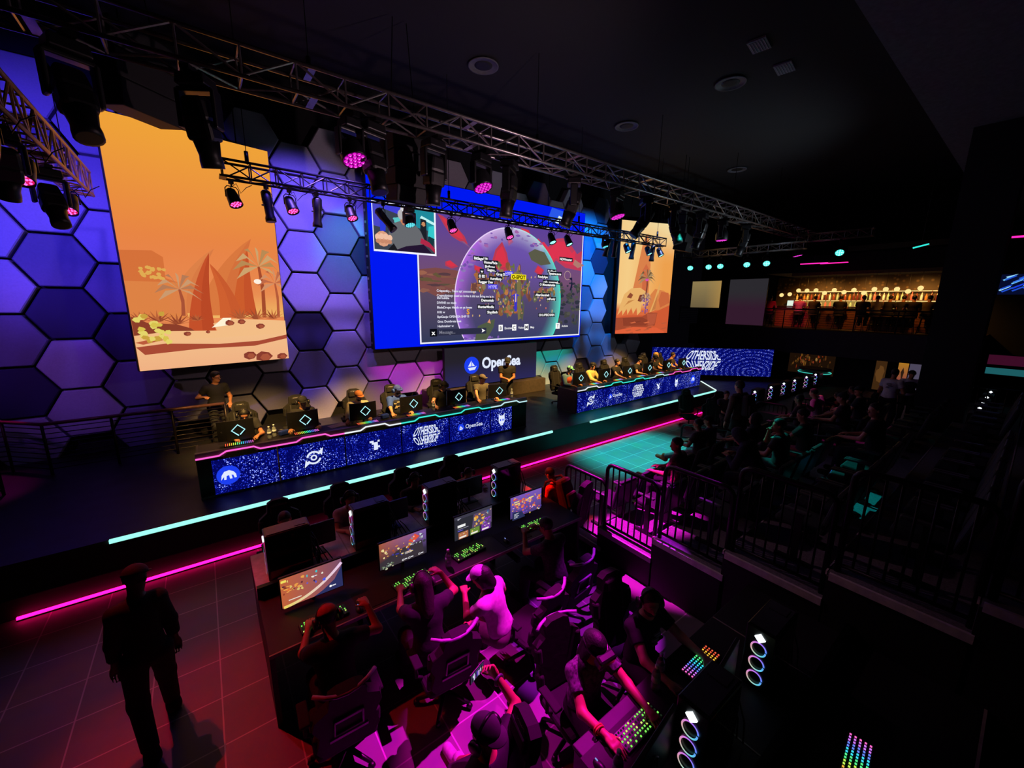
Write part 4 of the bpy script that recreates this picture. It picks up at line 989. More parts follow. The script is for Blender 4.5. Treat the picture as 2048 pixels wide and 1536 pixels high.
seated('person in grey cap and charcoal shirt at the right end of the nearer desk', 'gaming chair behind the player in the grey cap', 5.15, 7.98, ST, PI - .15, g1, lean=.06, cap='#5c5450', shirt='#4a463e', tone='light', look=(.6, -.05), glasses=True, rh=(.24, .40, .64), lh=(-.2, .40, .66), **S)
tag(person('person standing behind the railing left of the nearer desk, dark shirt and lanyard, fist raised', (.03, 9.66, ST), PI + .3, 'stand', cell=.012, h=1.46, shirt='#0e0e10', tone='tan', hair='#0d0a09', glasses=True, look=(.6, .0), rh=(.24, .16, 1.02), lh=(-.16, .22, .86), fist=(1.2, .5), hair_top=True)[0], None, None)
host, hinf = person('person in black shirt and cap standing before the board with hands together', (6.2, 8.35, ST), PI - .55, 'stand', cell=.012, h=1.46, shirt='#101012', tone='tan', cap='#141414', look=(.1, -.4), rh=(.03, .28, .93), lh=(-.06, .28, .91), fist=(.9, .9), beard='#1c1411', pants='#0c0c0e', wide=1.12)
pl2 = (('person in mint cap and orange vest at the near end of the farther desk', 'gaming chair behind the player in orange vest', 7.95, 7.95, dict(cap='#6fc0b0', shirt='#5a7f94', vest='#c2512a', sleeve=1.8, tone='tan', phones='#202024', lean=.2)),
       ('person in pale yellow hoodie and black cap with headphones at the farther desk', 'gaming chair behind the player in the yellow hoodie', 8.98, 7.95, dict(cap='#141414', shirt='#c2b06c', sleeve=1.85, tone='light', phones='#101012', lean=.1)),
       ('person with short dark hair in black shirt, third along the farther desk', 'gaming chair behind the short haired player in black', 10.15, 7.98, dict(shirt='#141416', tone='light', hair='#1c130e', glasses=True, lean=.08)),
       ('person in black cap reaching forward, fourth along the farther desk', 'gaming chair behind the reaching player in black cap', 11.25, 8.0, dict(shirt='#1a1a1c', cap='#101012', tone='light', lean=.2)),
       ('person in dark cap and headphones, fifth along the farther desk', 'gaming chair behind the dark capped player with headphones', 12.2, 8.02, dict(shirt='#202226', cap='#16181a', phones='#101010', tone='light', lean=.15)),
       ('person with long blond hair near the far end of the farther desk', 'gaming chair behind the long haired player', 12.8, 8.35, dict(shirt='#2a2620', hair='#a8854a', hair_long=.12, tone='light', lean=.1)),
       ('person with dark hair and glasses at the far end of the farther desk', 'gaming chair at the far end of the farther desk', 13.35, 8.05, dict(shirt='#3a2d20', hair='#20160f', glasses=True, tone='light', lean=.12)))
for lab, cl, x, y, kw in pl2: seated(lab, cl, x, y, ST, PI + .15, g1, look=(.55, -.1), cell=.013, seat=.385, h=1.45, rh=(.18, .40, .64), lh=(-.16, .38, .64), **kw)

# bottles, goggles and paper on the stage desk
def bottle_proto(name='water_bottle'):
    t = thing(name, '', 'bottle'); q = MB(); q.lathe([(.028, 0), (.032, .01), (.032, .05), (.029, .06), (.032, .07), (.032, .13), (.026, .155), (.013, .18), (.013, .192)], 14); q.build('bottle_body', mat('clear_plastic', '#d8e6ea', .15, trans=.75), t)
    q = MB(); q.lathe([(.015, .19), (.015, .212), (.012, .214)], 12); q.build('cap', mat('cap_white', '#e8e8ee', .4), t)
    q = MB(); q.lathe([(.0327, .075), (.0327, .125)], 14); q.build('wrap', mat('bottle_wrap', '#b8c6d8', .5), t); return t
mk_bot = Maker(bottle_proto())
for x, y, s in ((.66, 7.44, 'clear water bottle right of the leftmost stage monitor, the nearer of two'), (.74, 7.52, 'clear water bottle right of the leftmost stage monitor, behind its twin'), (3.66, 7.5, 'clear water bottle right of the monitor beside the blue cap'), (5.72, 7.5, 'clear water bottle at the right end of the nearer desk')): mk_bot((x, y, 1.326), 0, s, 'water bottles')
for x, s in ((.88, 'dark blue virtual reality goggles lying right of the leftmost stage monitor'), (2.62, 'blue virtual reality goggles lying between the tan cap and blue cap players')):
    t = thing('goggles', s, 'goggles', (x, 7.52, 1.326), .3); q = MB(); q.box((0, 0, .045), (.16, .09, .085), 0, None, 1, .02); q.build('visor', mat('goggles_blue', '#1d2f7a', .3), t)
    q = MB(); q.path([(.085 * math.cos(a), .09 + .09 * math.sin(a), .05) for a in [2 * PI * i / 18 for i in range(18)]], .012, 6, 0, True); q.build('strap', plastic, t)
q = MB(); q.box((0, 0, .002), (.3, .2, .003)); q.box((.02, .01, .005), (.28, .19, .002), 0, (0, 0, .1)); o = q.build('paper', mat('paper', '#c9c2ae', .8)); o.location = (1.75, 7.55, 1.326); o.rotation_euler = (0, 0, .2); tag(o, 'loose white sheets of paper left of the monitor before the tan cap', 'paper')

# railing and steps at the left of the stage
def railing(name, label, P, hgt, n, loc, rails=8, m=None, bars='h', top_m=None):
    """P: polyline of (x, y, z) feet, local"""
    t = thing(name, label, 'railing', loc); m = m or steel_black
    for i, p in enumerate(P): q = MB(); q.tube(p, (p[0], p[1], p[2] + hgt), .022, None, 6); q.build('post', m, t)
    q = MB(); q.path([(p[0], p[1], p[2] + hgt) for p in P], .03, 8); q.build('handrail', top_m or m, t)
    q = MB()
    for k in range(rails): q.path([(p[0], p[1], p[2] + .1 + (hgt - .18) * k / (rails - 1)) for p in P], .008, 5)
    q.build('slats', m, t); return t
railing('stage_railing', 'dark railing with horizontal bars along the back left of the stage', [(2.4, 0, 0), (1.6, 0, 0), (.8, 0, 0), (0, 0, 0), (-.55, .55, 0), (-1.6, .75, 0)], .86, 5, (-2.25, 9.45, ST), 9, mat('rail_bronze', '#2c2426', .35, .6), 'h', mat('handrail_bronze', '#7a5348', .35, .5))
t = thing('stage_steps', 'magenta lit steps leading down at the far left of the stage', 'steps', (-3.15, 8.9, ST)); m_ = mat('step_grey', '#5a5a60', .6)
for i in range(3):
    q = MB(); q.box((-.30 * i, 0, .02 + .0), (.29, 1.0, .04)) ; q.at((0, 0, -.0)); o = q.build('step', m_, t); o.location = (0, 0, .12 - .06 * i)
railing('stair_railing', 'short dark railing beside the lit steps at the far left', [(0, 0, 0), (.0, .9, 0)], .82, 2, (-2.62, 7.95, ST), 8)

# ---------------------------------------------------------------- trusses
def truss(name, label, a, b, w_, h_, m, step=.5, r=.024, hang=()):
    a = Vector(a); b = Vector(b); d = b - a; L = d.length
    t = thing(name, label, 'truss', a, math.atan2(d.y, d.x))
    cor = [(-w_ / 2, 0), (w_ / 2, 0), (w_ / 2, h_), (-w_ / 2, h_)]
    for y, z in cor: q = MB(); q.tube((0, y, z), (L, y, z), r, None, 7); q.build('chord', m, t)
    q = MB(); n = max(2, round(L / step)); s = L / n
    for i in range(n + 1):
        x = i * s
        for k in range(4): (y0, z0), (y1, z1) = cor[k], cor[(k + 1) % 4]; q.tube((x, y0, z0), (x, y1, z1), r * .55, None, 5, 0, False)
        if i < n:
            for k in range(4):
                if k == 2: continue
                (y0, z0), (y1, z1) = cor[k], cor[(k + 1) % 4]
                if i % 2: y0, z0, y1, z1 = y1, z1, y0, z0
                q.tube((x, y0, z0), (x + s, y1, z1), r * .55, None, 5, 0, False)
    k = 0
    while k * 2.5 <= L:
        for z in (0, h_): q.box((k * 2.5, 0, z), (.09, w_, .03))
        k += 1
    q.build('bracing', m, t)
    for x in hang: q = MB(); q.tube((x, 0, h_), (x, 0, 8.1 - a.z), .006, None, 5); q.tube((x, 0, h_ + .05), (x, 0, h_ + .2), .03, None, 6); q.build('hanging_wire', steel_black, t)
    return t
truss('lighting_truss', 'long silver lighting truss running above the whole front of the stage', (-3.5, 6.5, 6.2), (20.5, 6.5, 6.2), .40, .34, truss_grey, .6, .026, (1, 5, 9, 13, 17, 21))
truss('lighting_truss', 'thin dark truss hanging across in front of the main screen', (.5, 8.2, 5.46), (12.55, 8.2, 5.56), .24, .24, truss_dark, .38, .02, (.35, 4.0, 8.0, 11.7))
truss('lighting_truss', 'orange lit truss at the upper left reaching toward the back wall', (-1.27, 4.6, 5.13), (-1.27, 9.3, 5.13), .26, .34, mat('truss_tan', '#b08a68', .4, .4), .34, .022, (1, 4))  # orange light on this truss is put into its metal colour
truss('lighting_truss', 'pale truss at the right reaching toward the back wall, above teal lamps', (16, 5.2, 5.42), (16, 9.75, 5.42), .24, .22, truss_grey, .36, .02, (1, 4))
truss('lighting_truss', 'far right piece of silver truss near the end of the long truss', (18.6, 4.1, 5.95), (18.6, 6.3, 5.95), .28, .25, truss_grey, .4, .02, (1,))

# lamps
def par(label, loc, col, tilt, rz, grp='par lamps on the trusses', big=1.0, cord=True, s=1.0):
    """a can hanging from its clamp at loc; tilt 0 = straight down"""
    t = thing('par_lamp', label, 'stage lamp', loc, rz, grp); t.scale = (s, s, s)
    q = MB(); q.box((0, 0, -.03), (.05, .06, .07)); q.tube((0, 0, -.06), (0, 0, -.10), .012, None, 6); q.build('mounting_clamp', steel_black, t)
    q = MB(); q.path([(.105, 0, -.27), (.105, 0, -.14), (.07, 0, -.10), (-.07, 0, -.10), (-.105, 0, -.14), (-.105, 0, -.27)], .008, 5); q.build('yoke', steel_black, t)
    T = Matrix.Translation((0, 0, -.25)) @ Euler((tilt, 0, 0)).to_matrix().to_4x4()
    q = MB(); q.T = T; q.lathe([(.045, .13), (.075, .10), (.088, .0), (.098, -.13), (.100, -.15), (.09, -.15), (.085, -.12)], 16); q.build('can', plastic, t)
    q = MB(); q.T = T; q.lathe([(.086, -.128), (.08, -.132)], 18, 0)
    for k in range(13):
        rr, a = (0, 0) if k == 0 else ((.035, k * PI / 2) if k < 5 else (.064, k * PI / 4)); q.lathe([(.0, -.13)], 3) if 0 else None
        q.T = T @ Matrix.Translation((rr * math.cos(a), rr * math.sin(a), 0)); q.lathe([(.013, -.133), (.010, -.142), (.001, -.143)], 8, 1)
    q.build('lens', [glow('lens_' + col, LENS[col][0], LENS[col][1]), glow('led_' + col, LENS[col][2], 1.6)], t)
    if cord:
        q = MB(); q.path([(.0, .05, -.12), (.12, .06, -.02), (.16, .03, -.16), (.24, .0, -.06), (.34, .0, .0)], .006, 5); q.build('cord', steel_black, t)
    return t
LENS = {'pink': ((.75, .01, .12), 1.0, (1.0, .15, .75)), 'red': ((.75, .015, .03), 1.0, (1.0, .2, .3)), 'teal': ((.04, .75, .65), 1.3, (.5, 1.0, .95)), 'magenta': ((.62, .01, .42), 1.1, (1.0, .3, .95)), 'off': ((.02, .02, .02), .2, (.04, .04, .04)), 'blue': ((.02, .25, .35), 1.0, (.3, .95, 1.0))}
for x, c, s, rz in ((.6, 'pink', 'leftmost on the thin truss, before the orange desert', .5), (1.42, 'pink', 'second on the thin truss, left of the main screen', .4), (2.42, 'pink', 'third on the thin truss, just left of the main screen', .2), (4.55, 'pink', 'on the thin truss before the red cloud of the game', .1), (6.1, 'pink', 'on the thin truss above the top of the glass dome', 0),
               (7.5, 'teal', 'on the thin truss above the right of the dome', 0), (8.1, 'teal', 'on the thin truss near the right edge of the main screen', .2), (10.65, 'teal', 'left one before the right desert screen', .2), (11.75, 'teal', 'middle one before the right desert screen', .2), (12.4, 'teal', 'last at the right end of the thin truss', .2)):
    par('%s stage lamp %s' % (c, s), (x, 8.2, 5.43 + x * .008), c, -.5, rz)
for y, s in ((5.55, 'nearest the camera on the upper left truss'), (6.5, 'second along the upper left truss'), (8.35, 'farthest along the upper left truss')): par('pink stage lamp ' + s, (-1.27, y, 5.1), 'pink', -.55, -.2, big=1)
for y, s in ((9.1, 'far left'), (8.35, 'second from the left'), (7.9, 'third from the left'), (6.95, 'fourth from the left'), (6.3, 'fifth from the left')): par('teal stage lamp %s of the row under the pale right truss' % s, (16, y, 5.40), 'teal', -1.0, -1.1, cord=False, s=1.25)
par('teal stage lamp by itself at the right end of the long truss', (18.6, 4.95, 5.93), 'teal', -1.0, -1.2, cord=False, s=1.5)
def profile(label, loc, tilt, rz, L=.5, r=.075):
    t = thing('profile_spotlight', label, 'stage lamp', loc, rz, 'black profile spotlights on the thin truss')
    q = MB(); q.box((0, 0, -.03), (.05, .06, .07)); q.tube((0, 0, -.06), (0, 0, -.12), .012, None, 6); q.build('mounting_clamp', steel_black, t)
    q = MB(); q.path([(.09, 0, -.26), (.09, 0, -.12), (-.09, 0, -.12), (-.09, 0, -.26)], .008, 5); q.build('yoke', steel_black, t)
    T = Matrix.Translation((0, 0, -.28)) @ Euler((tilt, 0, 0)).to_matrix().to_4x4(); q = MB(); q.T = T
    q.lathe([(.05, .2), (r, .17), (r, .0), (r * .9, -.03), (r * .9, -.2), (r * 1.1, -.25), (r * 1.1, -.30), (r * .8, -.30)], 14); q.box((.08, 0, .02), (.06, .02, .02)); q.box((-.08, 0, -.05), (.06, .02, .02)); q.build('barrel', plastic, t)
    q = MB(); q.T = T; q.lathe([(r * .8, -.296), (r * .5, -.29)], 12); q.build('lens', mat('glass_dark', '#1a1c22', .1), t)
    return t
for x, tl, rz, s in ((1.08, -.15, .5, 'black barrel spotlight hanging second from the left end of the thin truss'), (1.85, .12, .4, 'black barrel spotlight between two pink lamps left of the main screen'), (3.05, -.7, .9, 'black barrel spotlight tilted over the webcam window'), (10.1, .1, .3, 'black barrel spotlight between the main screen and the right desert screen'), (10.95, .1, .3, 'black barrel spotlight in front of the left half of the right desert screen'), (12.0, .05, .2, 'black barrel spotlight near the right end of the thin truss'), (9.75, .2, .4, 'black barrel spotlight just right of the main screen edge')): profile(s, (x, 8.2, 5.43 + x * .008), tl, rz)
def wash(label, loc, col, tilt, rz, s=1.0, parent_name='moving_head_lamp'):
    t = thing(parent_name, label, 'moving head lamp', loc, rz, 'round moving heads under the long truss'); t.scale = (s, s, s)
    q = MB(); q.box((0, 0, -.07), (.30, .26, .13), 0, None, .9, .02); q.build('base', plastic, t); q = MB(); q.box((0, 0, .03), (.10, .34, .07)); q.build('mounting_clamp', steel_black, t)
    q = MB(); q.box((0, 0, -.16), (.40, .14, .05), 0, None, 1, .015)
    for k in (1, -1): q.box((.205 * k, 0, -.33), (.045, .13, .36), 0, None, 1, .015)
    q.build('yoke', plastic, t)
    T = Matrix.Translation((0, 0, -.43)) @ Euler((tilt, 0, 0)).to_matrix().to_4x4(); q = MB(); q.T = T
    q.lathe([(.09, .17), (.15, .13), (.175, .05), (.18, -.12), (.17, -.14), (.165, -.125)], 24); q.build('head', plastic, t)
    q = MB(); q.T = T; q.lathe([(.166, -.127), (.15, -.13)], 24, 0)
    for k in range(19):
        if k == 0: rr, a = 0, 0
        elif k < 7: rr, a = .066, k * PI / 3
        else: rr, a = .126, k * PI / 6
        q.T = T @ Matrix.Translation((rr * math.cos(a), rr * math.sin(a), 0)); q.lathe([(.029, -.131), (.026, -.140), (.012, -.146)], 8, 1); q.lathe([(.009, -.147), (.004, -.149)], 6, 2)
    q.build('lens', [glow('wash_bed_' + col, (.14, .0, .12) if col != 'blue' else (.0, .05, .08), 1.0), glow('wash_cell_' + col, (.78, .012, .62) if col != 'blue' else (.1, .8, .9), 1.0), glow('wash_core_' + col, (1, .42, .95) if col != 'blue' else (.7, 1, 1), 1.3)], t)
    return t
for x, s, tl in ((2.0, 'largest round moving head with magenta lamp cluster, above the thin truss', -.45), (4.22, 'round moving head with magenta cluster over the top of the main screen', -.4), (7.98, 'round moving head with magenta cluster left of the right desert screen', -.3), (13.05, 'round moving head with magenta face seen edge on, right of the right desert screen', -.05), (19.3, 'small far round moving head with magenta glow near the bar', -.2)): wash(s, (x, 6.5, 6.12 if x < 10 else 6.09), 'magenta', tl, .25)
wash('moving head with blue lamp cluster hanging before the webcam window', (3.58, 8.2, 5.44), 'blue', -.35, .2, .62)
wash('dark moving head with teal face left of the right desert screen', (9.62, 8.2, 5.50), 'blue', -.35, .2, .55)
def long_head(label, loc, tilt, rz, s=1.0):
    t = thing('moving_spotlight', label, 'moving spotlight', loc, rz, 'long moving spotlights under the long truss'); t.scale = (s, s, s)
    q = MB(); q.box((0, 0, -.07), (.34, .28, .13), 0, None, .9, .02); q.build('base', plastic, t); q = MB(); q.box((0, 0, .02), (.10, .36, .05)); q.build('mounting_clamp', steel_black, t)
    q = MB(); q.box((0, 0, -.16), (.40, .14, .05), 0, None, 1, .015)
    for k in (1, -1): q.box((.2 * k, 0, -.36), (.05, .15, .42), 0, None, 1, .02)
    q.build('yoke', plastic, t)
    T = Matrix.Translation((0, 0, -.48)) @ Euler((tilt, 0, 0)).to_matrix().to_4x4(); q = MB(); q.T = T
    q.box((0, 0, .12), (.30, .26, .26), 0, None, .8, .05); q.box((0, 0, -.10), (.30, .26, .24), 0, None, 1, .05); q.lathe([(.14, -.2), (.115, -.36), (.125, -.42), (.125, -.50), (.10, -.50)], 16); h_ = q.build('head', plastic, t)
    q = MB(); q.T = T; q.lathe([(.1, -.495), (.06, -.485)], 16); q.build('lens', mat('lens_glass', '#3a3c48', .08), h_); return t
for x, tl, rz, s in ((.25, .25, -.6, 'long black moving spotlight hanging over the left desert screen'), (2.3, -.25, .3, 'long black moving spotlight right of the largest magenta lamp'), (3.3, .1, .2, 'long black moving spotlight left of the second magenta lamp'), (4.85, .15, .6, 'long black moving spotlight right of the second magenta lamp'), (6.55, .35, .8, 'long black moving spotlight over the right half of the main screen'),
                  (9.1, .6, .9, 'long black moving spotlight tilted sideways right of the third magenta lamp'), (10.4, -.3, .4, 'long black moving spotlight before the right desert screen top'), (11.8, .3, .2, 'long black moving spotlight just right of the right desert screen'), (14.6, .3, .5, 'small far long moving spotlight above the pale truss'), (-.8, -.4, .4, 'long black moving spotlight at the upper left over the hexagons')): long_head(s, (x, 6.5, 6.14), tl, rz)
for y, tl, sx in ((6.0, .5, .62), (7.4, -.5, .7)): o = long_head('dark moving spotlight under the orange lit upper left truss, %s' % ('nearer one' if y < 7 else 'farther one'), (-1.27, y, 5.06), tl, .4, sx)
def array_box(label, loc, rz, n, W_=.62, hh=.26):
    t = thing('line_array_speaker', label, 'speaker', loc, rz); 
    for i in range(n): q = MB(); q.box((0, -.02 * i * i / 3, -hh / 2 - i * (hh + .01)), (W_, .42, hh), 0, (.05 * i, 0, 0), 1, .015); q.build('cabinet', mat('speaker_black', '#0a0a0c', .7), t)
    for s in (1, -1): q = MB(); q.tube((W_ * .4 * s, 0, 0), (W_ * .2 * s, 0, 8.1 - loc[2]), .008, None, 5); q.build('hanging_wire', steel_black, t)
    return t
array_box('black hanging speaker stack in front of the upper left of the main screen', (3.12, 7.25, 6.35), .1, 4)
array_box('black hanging speaker stack right of the right desert screen', (12.6, 7.6, 6.6), .2, 5)
array_box('black hanging speaker box with sharp corner in front of the left desert screen', (-.32, 7.4, 6.75), .7, 3, .75, .3)
for loc, s in (((19.4, 5.9, 5.2), 'pink light bar under the far end of the long truss, left one'), ((20.3, 5.5, 5.25), 'pink light bar under the far end of the long truss, right one')):
    t = thing('light_bar', s, 'light bar', loc, .0, 'pink light bars'); q = MB(); q.box((0, 0, .04), (.1, .95, .06)); q.build('housing', steel_black, t); q = MB(); q.tube((0, 0, .06), (0, 0, 8.1 - loc[2]), .01, None, 5); q.build('hanging_rod', steel_black, t); q = MB(); q.box((-.03, 0, .0), (.06, .9, .03)); q.build('tube', pk, t)
# ---------------------------------------------------------------- gaming tables on the floor
tab_top = mat('table_top_dark', '#0d0b0d', .6); tab_white = mat('table_top_pale', '#a9a2aa', .45); tab_edge = mat('table_edge', '#8a8078', .4)
def gaming_table(label, loc, n, rz=0, pitch=.92, pale=False):
    L = pitch * n; t = thing('gaming_table', label, 'table', loc, rz)
    q = MB(); q.box((L / 2, .39, .735), (L, .78, .03), 0, None, 1, .006); q.build('near_worktop', tab_top, t)
    q = MB(); q.box((L / 2, 1.21, .735), (L, .82, .03), 0, None, 1, .006)
    for i in range(1, n): q.box((i * pitch, 1.21, .7515), (.012, .80, .004), 1)
    q.build('far_worktop', [tab_white if pale else tab_top, tab_edge], t)
    q = MB(); q.box((L / 2, .79, .56), (L, .035, .60), 0); q.box((L / 2, .79, .865), (L, .05, .02), 0); q.build('divider', steel_black, t)
    q = MB(); q.box((L / 2, -.008, .735), (L, .016, .032)); q.build('edge_strip', tab_edge, t)
    for x in (.02, L - .02): q = MB(); q.box((x, .39, .36), (.04, .74, .72)); q.box((x, 1.21, .36), (.04, .78, .72)); q.build('end_panel', mat('table_side', '#141214', .5), t)
    for i in range(1, n): q = MB(); q.box((i * pitch, .79, .36), (.05, 1.2, .06)); q.box((i * pitch, .79, .18), (.05, .08, .36)); q.build('leg', steel_black, t)
    return t
gaming_table('long gaming table with four lit game monitors on its near side', (.12, 3.37, 0), 4, 0, .915, True)
gaming_table('dark gaming table at the lower right with rainbow lit computer towers', (1.62, -.20, 0), 4, 0, .92)
gaming_table('far gaming table with a row of six white lit computer towers', (11.75, 3.75, 0), 6, 0, .97)
gaming_table('far right gaming table partly hidden by the dark column', (13.25, -.15, 0), 5, 0, 1.02)

# computer tower: lit diamond and three fan rings on the end, dark glass side
t0 = thing('computer_tower', '', 'computer tower'); q = MB(); q.box((.21, 0, .26), (.42, .20, .50), 0, None, 1, .008); q.build('case', mat('tower_black', '#101013', .35), t0)
q = MB(); q.box((.21, -.102, .26), (.38, .004, .44)); q.build('side_glass', mat('tower_glass', '#0a0d0d', .12, coat=.5), t0)
q = MB(); q.box((.21, 0, .514), (.38, .17, .008)); q.box((.33, 0, .520), (.1, .12, .006)); q.build('top_panel', mat('tower_top', '#3a3944', .4), t0)
p = Pic()
for k in range(3):
    for i in range(24):
        a = 2 * PI * i / 24; hcol = [(.1, .3, 1), (.5, .15, 1), (1, .2, .6), (1, .45, .1), (.6, .9, .2), (.1, .9, .7)]
        f = i / 24 * 6; c = mixc(hcol[int(f) % 6], hcol[(int(f) + 1) % 6], f % 1); c = mixc(c, (.15, .2, 1), .35)
        p.ring(0, .105 + k * .125, .044, .055, c, 1, a, a + 2 * PI / 24)
    o = p.build('fan_ring', screen_mat('ring_light', 1.0), t0); o.rotation_euler = (0, 0, -PI / 2); o.location = (-.004, 0, 0); p = Pic()
q = MB(); q.box((-.006, 0, .445), (.012, .052, .052), 0, (PI / 4, 0, 0)); q.build('light_diamond', glow('tower_diamond', (.85, .95, 1.0), 1.8), t0)
q = MB()
for j, (a, b) in enumerate(((-.06, .25), (.0, .3), (.05, .33), (-.02, .22))): q.path([(.43, a, .40 - j * .08), (.47, a - .02, .30 - j * .03), (.49, a - .06, .15), (.46, a - .08, .02)], .006, 5)
q.build('cable', plastic, t0)
mk_tower = Maker(t0)
for x, s in ((.24, 'with orange lit top, leftmost on the long gaming table'), (1.10, 'second from the left on the long gaming table'), (2.02, 'third from the left on the long gaming table'), (3.10, 'with visible fan rings, rightmost on the long gaming table')): mk_tower((x, 4.46, .75), 0, 'tall black computer tower ' + s, 'computer towers on the long gaming table')
for x, s in ((2.05, 'in front of the person in virtual reality goggles'), (3.0, 'in front of the bearded man')): mk_tower((x, .88, .75), 0, 'black computer tower with rainbow fan rings ' + s, 'computer towers at the lower right')
for x, s in ((12.08, 'first and nearest'), (13.18, 'second'), (14.15, 'third'), (15.04, 'fourth'), (16.1, 'fifth'), (17.0, 'last and farthest')): mk_tower((x, 4.6, .75), 0, 'white lit computer tower on the far gaming table, %s of six' % s, 'computer towers on the far gaming table')
for x, s in ((13.48, 'lowest and nearest'), (14.77, 'second'), (15.65, 'middle'), (16.72, 'fourth'), (17.9, 'topmost and farthest')): mk_tower((x, .62, .75), 0, 'computer tower with white light right of the dark column, %s of the five' % s, 'computer towers right of the column')

# monitors on the near side of the long table
def desk_monitor(label, loc, rz, draw, name='game_monitor', W_=.53, H_=.30):
    t = thing(name, label, 'monitor', loc, rz)
    q = MB(); q.box((0, .02, .07 + H_ / 2), (W_ + .02, .03, H_ + .02), 0, None, 1, .005); q.build('shell', plastic, t)
    q = MB(); q.tube((0, .05, .012), (0, .04, .2), .018, None, 8); q.box((0, .05, .006), (.22, .16, .012), 0, None, 1, .004); q.build('stand', plastic, t)
    if draw:
        p = Pic(); draw(p, W_, H_); o = p.build('display', sm, t); o.location = (-W_ / 2, .003, .07)
    return t
def wreck(r, p, W_, H_, n, cols, u0=0, v0=0, u1=1, v1=1, s=.02):
    for i in range(n): p.blob(W_ * r.uniform(u0, u1), H_ * r.uniform(v0, v1), min(s, .03) * r.uniform(.4, 1.3), s * r.uniform(.3, 1.0), r.choice(cols), 6, .4)
def draw1(p, W_, H_):
    r = random.Random(4); p.grid(0, 0, W_, H_, 6, 4, lambda x, z: mixc('#c0623a', '#6a4a6a', x / W_ * .9))
    p.poly([(W_ * .5, 0), (W_, 0), (W_, H_ * .75), (W_ * .86, H_ * .35), (W_ * .66, H_ * .12)], '#2c3060')
    P_ = [(W_ * (.02 + .98 * i / 12), H_ * (.02 + .85 * (i / 12) ** 2)) for i in range(13)]
    for a, b in zip(P_, P_[1:]): p.line(a, b, .028, mixc('#e8d060', '#e8c8f0', a[0] / W_))
    wreck(r, p, W_ * .96, H_ * .95, 26, ['#e8a04a', '#8a3a2a', '#d8c070', '#5a2a3a', '#e0703a'], .02, .5, .4, .95, .016); wreck(r, p, W_, H_, 10, ['#3ac8d0', '#4a5ae0', '#2a2a5a', '#e8e0d0'], .4, .5, .7, .9, .014)
    p.rect(W_ * .01, H_ * .9, W_ * .09, H_ * .98, '#f0e060'); p.rect(W_ * .1, H_ * .24, W_ * .3, H_ * .27, '#e8e0d0'); p.disk(W_ * .78, H_ * .2, .012, .012, '#ffffff', 10); p.rect(W_ * .81, H_ * .18, W_ * .87, H_ * .22, '#e8e8f0')
def draw2(p, W_, H_):
    r = random.Random(8); p.grid(0, 0, W_, H_, 5, 4, lambda x, z: mixc('#2a2630', mixc('#a85a3a', '#7a5aa8', x / W_), (z / H_ - .2) * 1.4))
    p.poly([(0, .25 * H_), (W_ * .4, H_ * .55), (W_ * .9, H_ * .6), (W_ * .95, 0), (0, 0)], '#3a323a'); p.poly([(W_ * .6, H_ * .75), (W_ * .75, H_ * .95), (W_ * .85, H_ * .8), (W_ * .7, H_ * .62)], '#e0503a')
    wreck(r, p, W_ * .97, H_ * .95, 40, ['#d8863a', '#e8b04a', '#a8502a', '#5a3a30', '#e8d090', '#3a3aa0'], .05, .35, .7, .8, .016); wreck(r, p, W_ * .97, H_ * .95, 18, ['#c8d0d8', '#8a8a92', '#3a3a44'], .6, .6, .97, .95, .016)
    for i in range(9): p.rect(W_ * (.5 + .04 * (i % 3)), H_ * (.4 - .03 * (i // 3)), W_ * (.54 + .05 * (i % 3)), H_ * (.412 - .03 * (i // 3)), '#e8e8e8')
    wreck(r, p, W_ * .5, H_, 20, ['#c8c8a0', '#5a6a4a', '#8a9a8a'], .04, .05, .5, .25, .012)
    for u in (.45, .58, .8): p.ring(W_ * u, H_ * .16, .008, .012, '#ffffff', 10); p.rect(W_ * (u + .03), H_ * .15, W_ * (u + .09), H_ * .19, '#e0e0e8')
def draw3(p, W_, H_):
    r = random.Random(9); p.rect(0, 0, W_, H_, '#2c2c36'); p.rect(0, H_ * .88, W_, H_, '#3c3a4a'); p.poly([(W_ * .45, H_ * .3), (W_, H_ * .25), (W_, H_ * .88), (W_ * .5, H_ * .88)], '#5a4a6a')
    wreck(r, p, W_, H_, 24, ['#e8a03a', '#c8702a', '#e8c060', '#6a4a2a', '#3a7aa0'], .52, .3, .78, .85, .02); wreck(r, p, W_, H_, 10, ['#8a3ac0', '#a050d8', '#5a2a8a'], .78, .3, .95, .6, .02); wreck(r, p, W_, H_, 8, ['#3aa0d0', '#2a4a8a', '#c8b090'], .75, .7, .95, .9, .014)
    p.rect(W_ * .06, H_ * .55, W_ * .26, H_ * .66, '#f0f0f0'); p.rect(W_ * .06, H_ * .47, W_ * .34, H_ * .5, '#8a8a98'); p.rect(W_ * .06, H_ * .40, W_ * .2, H_ * .43, '#6a5ae0')
    for i, c in enumerate(('#b06a4a', '#6a8a3a', '#7a3aa8')): x = W_ * (.08 + .3 * i); p.rect(x, H_ * .05, x + W_ * .25, H_ * .33, c); p.rect(x + .01, H_ * .08, x + W_ * .2, H_ * .15, '#f0e8e0'); wreck(r, p, W_, H_, 5, ['#e8c060', '#d8d0c0', '#3a2a4a'], .12 + .3 * i, .2, .28 + .3 * i, .3, .01)
    for i in range(4): p.rect(W_ * .05, H_ * (.9 + .02 * i), W_ * (.08 + .02 * i), H_ * (.91 + .02 * i), '#c8c8d8')
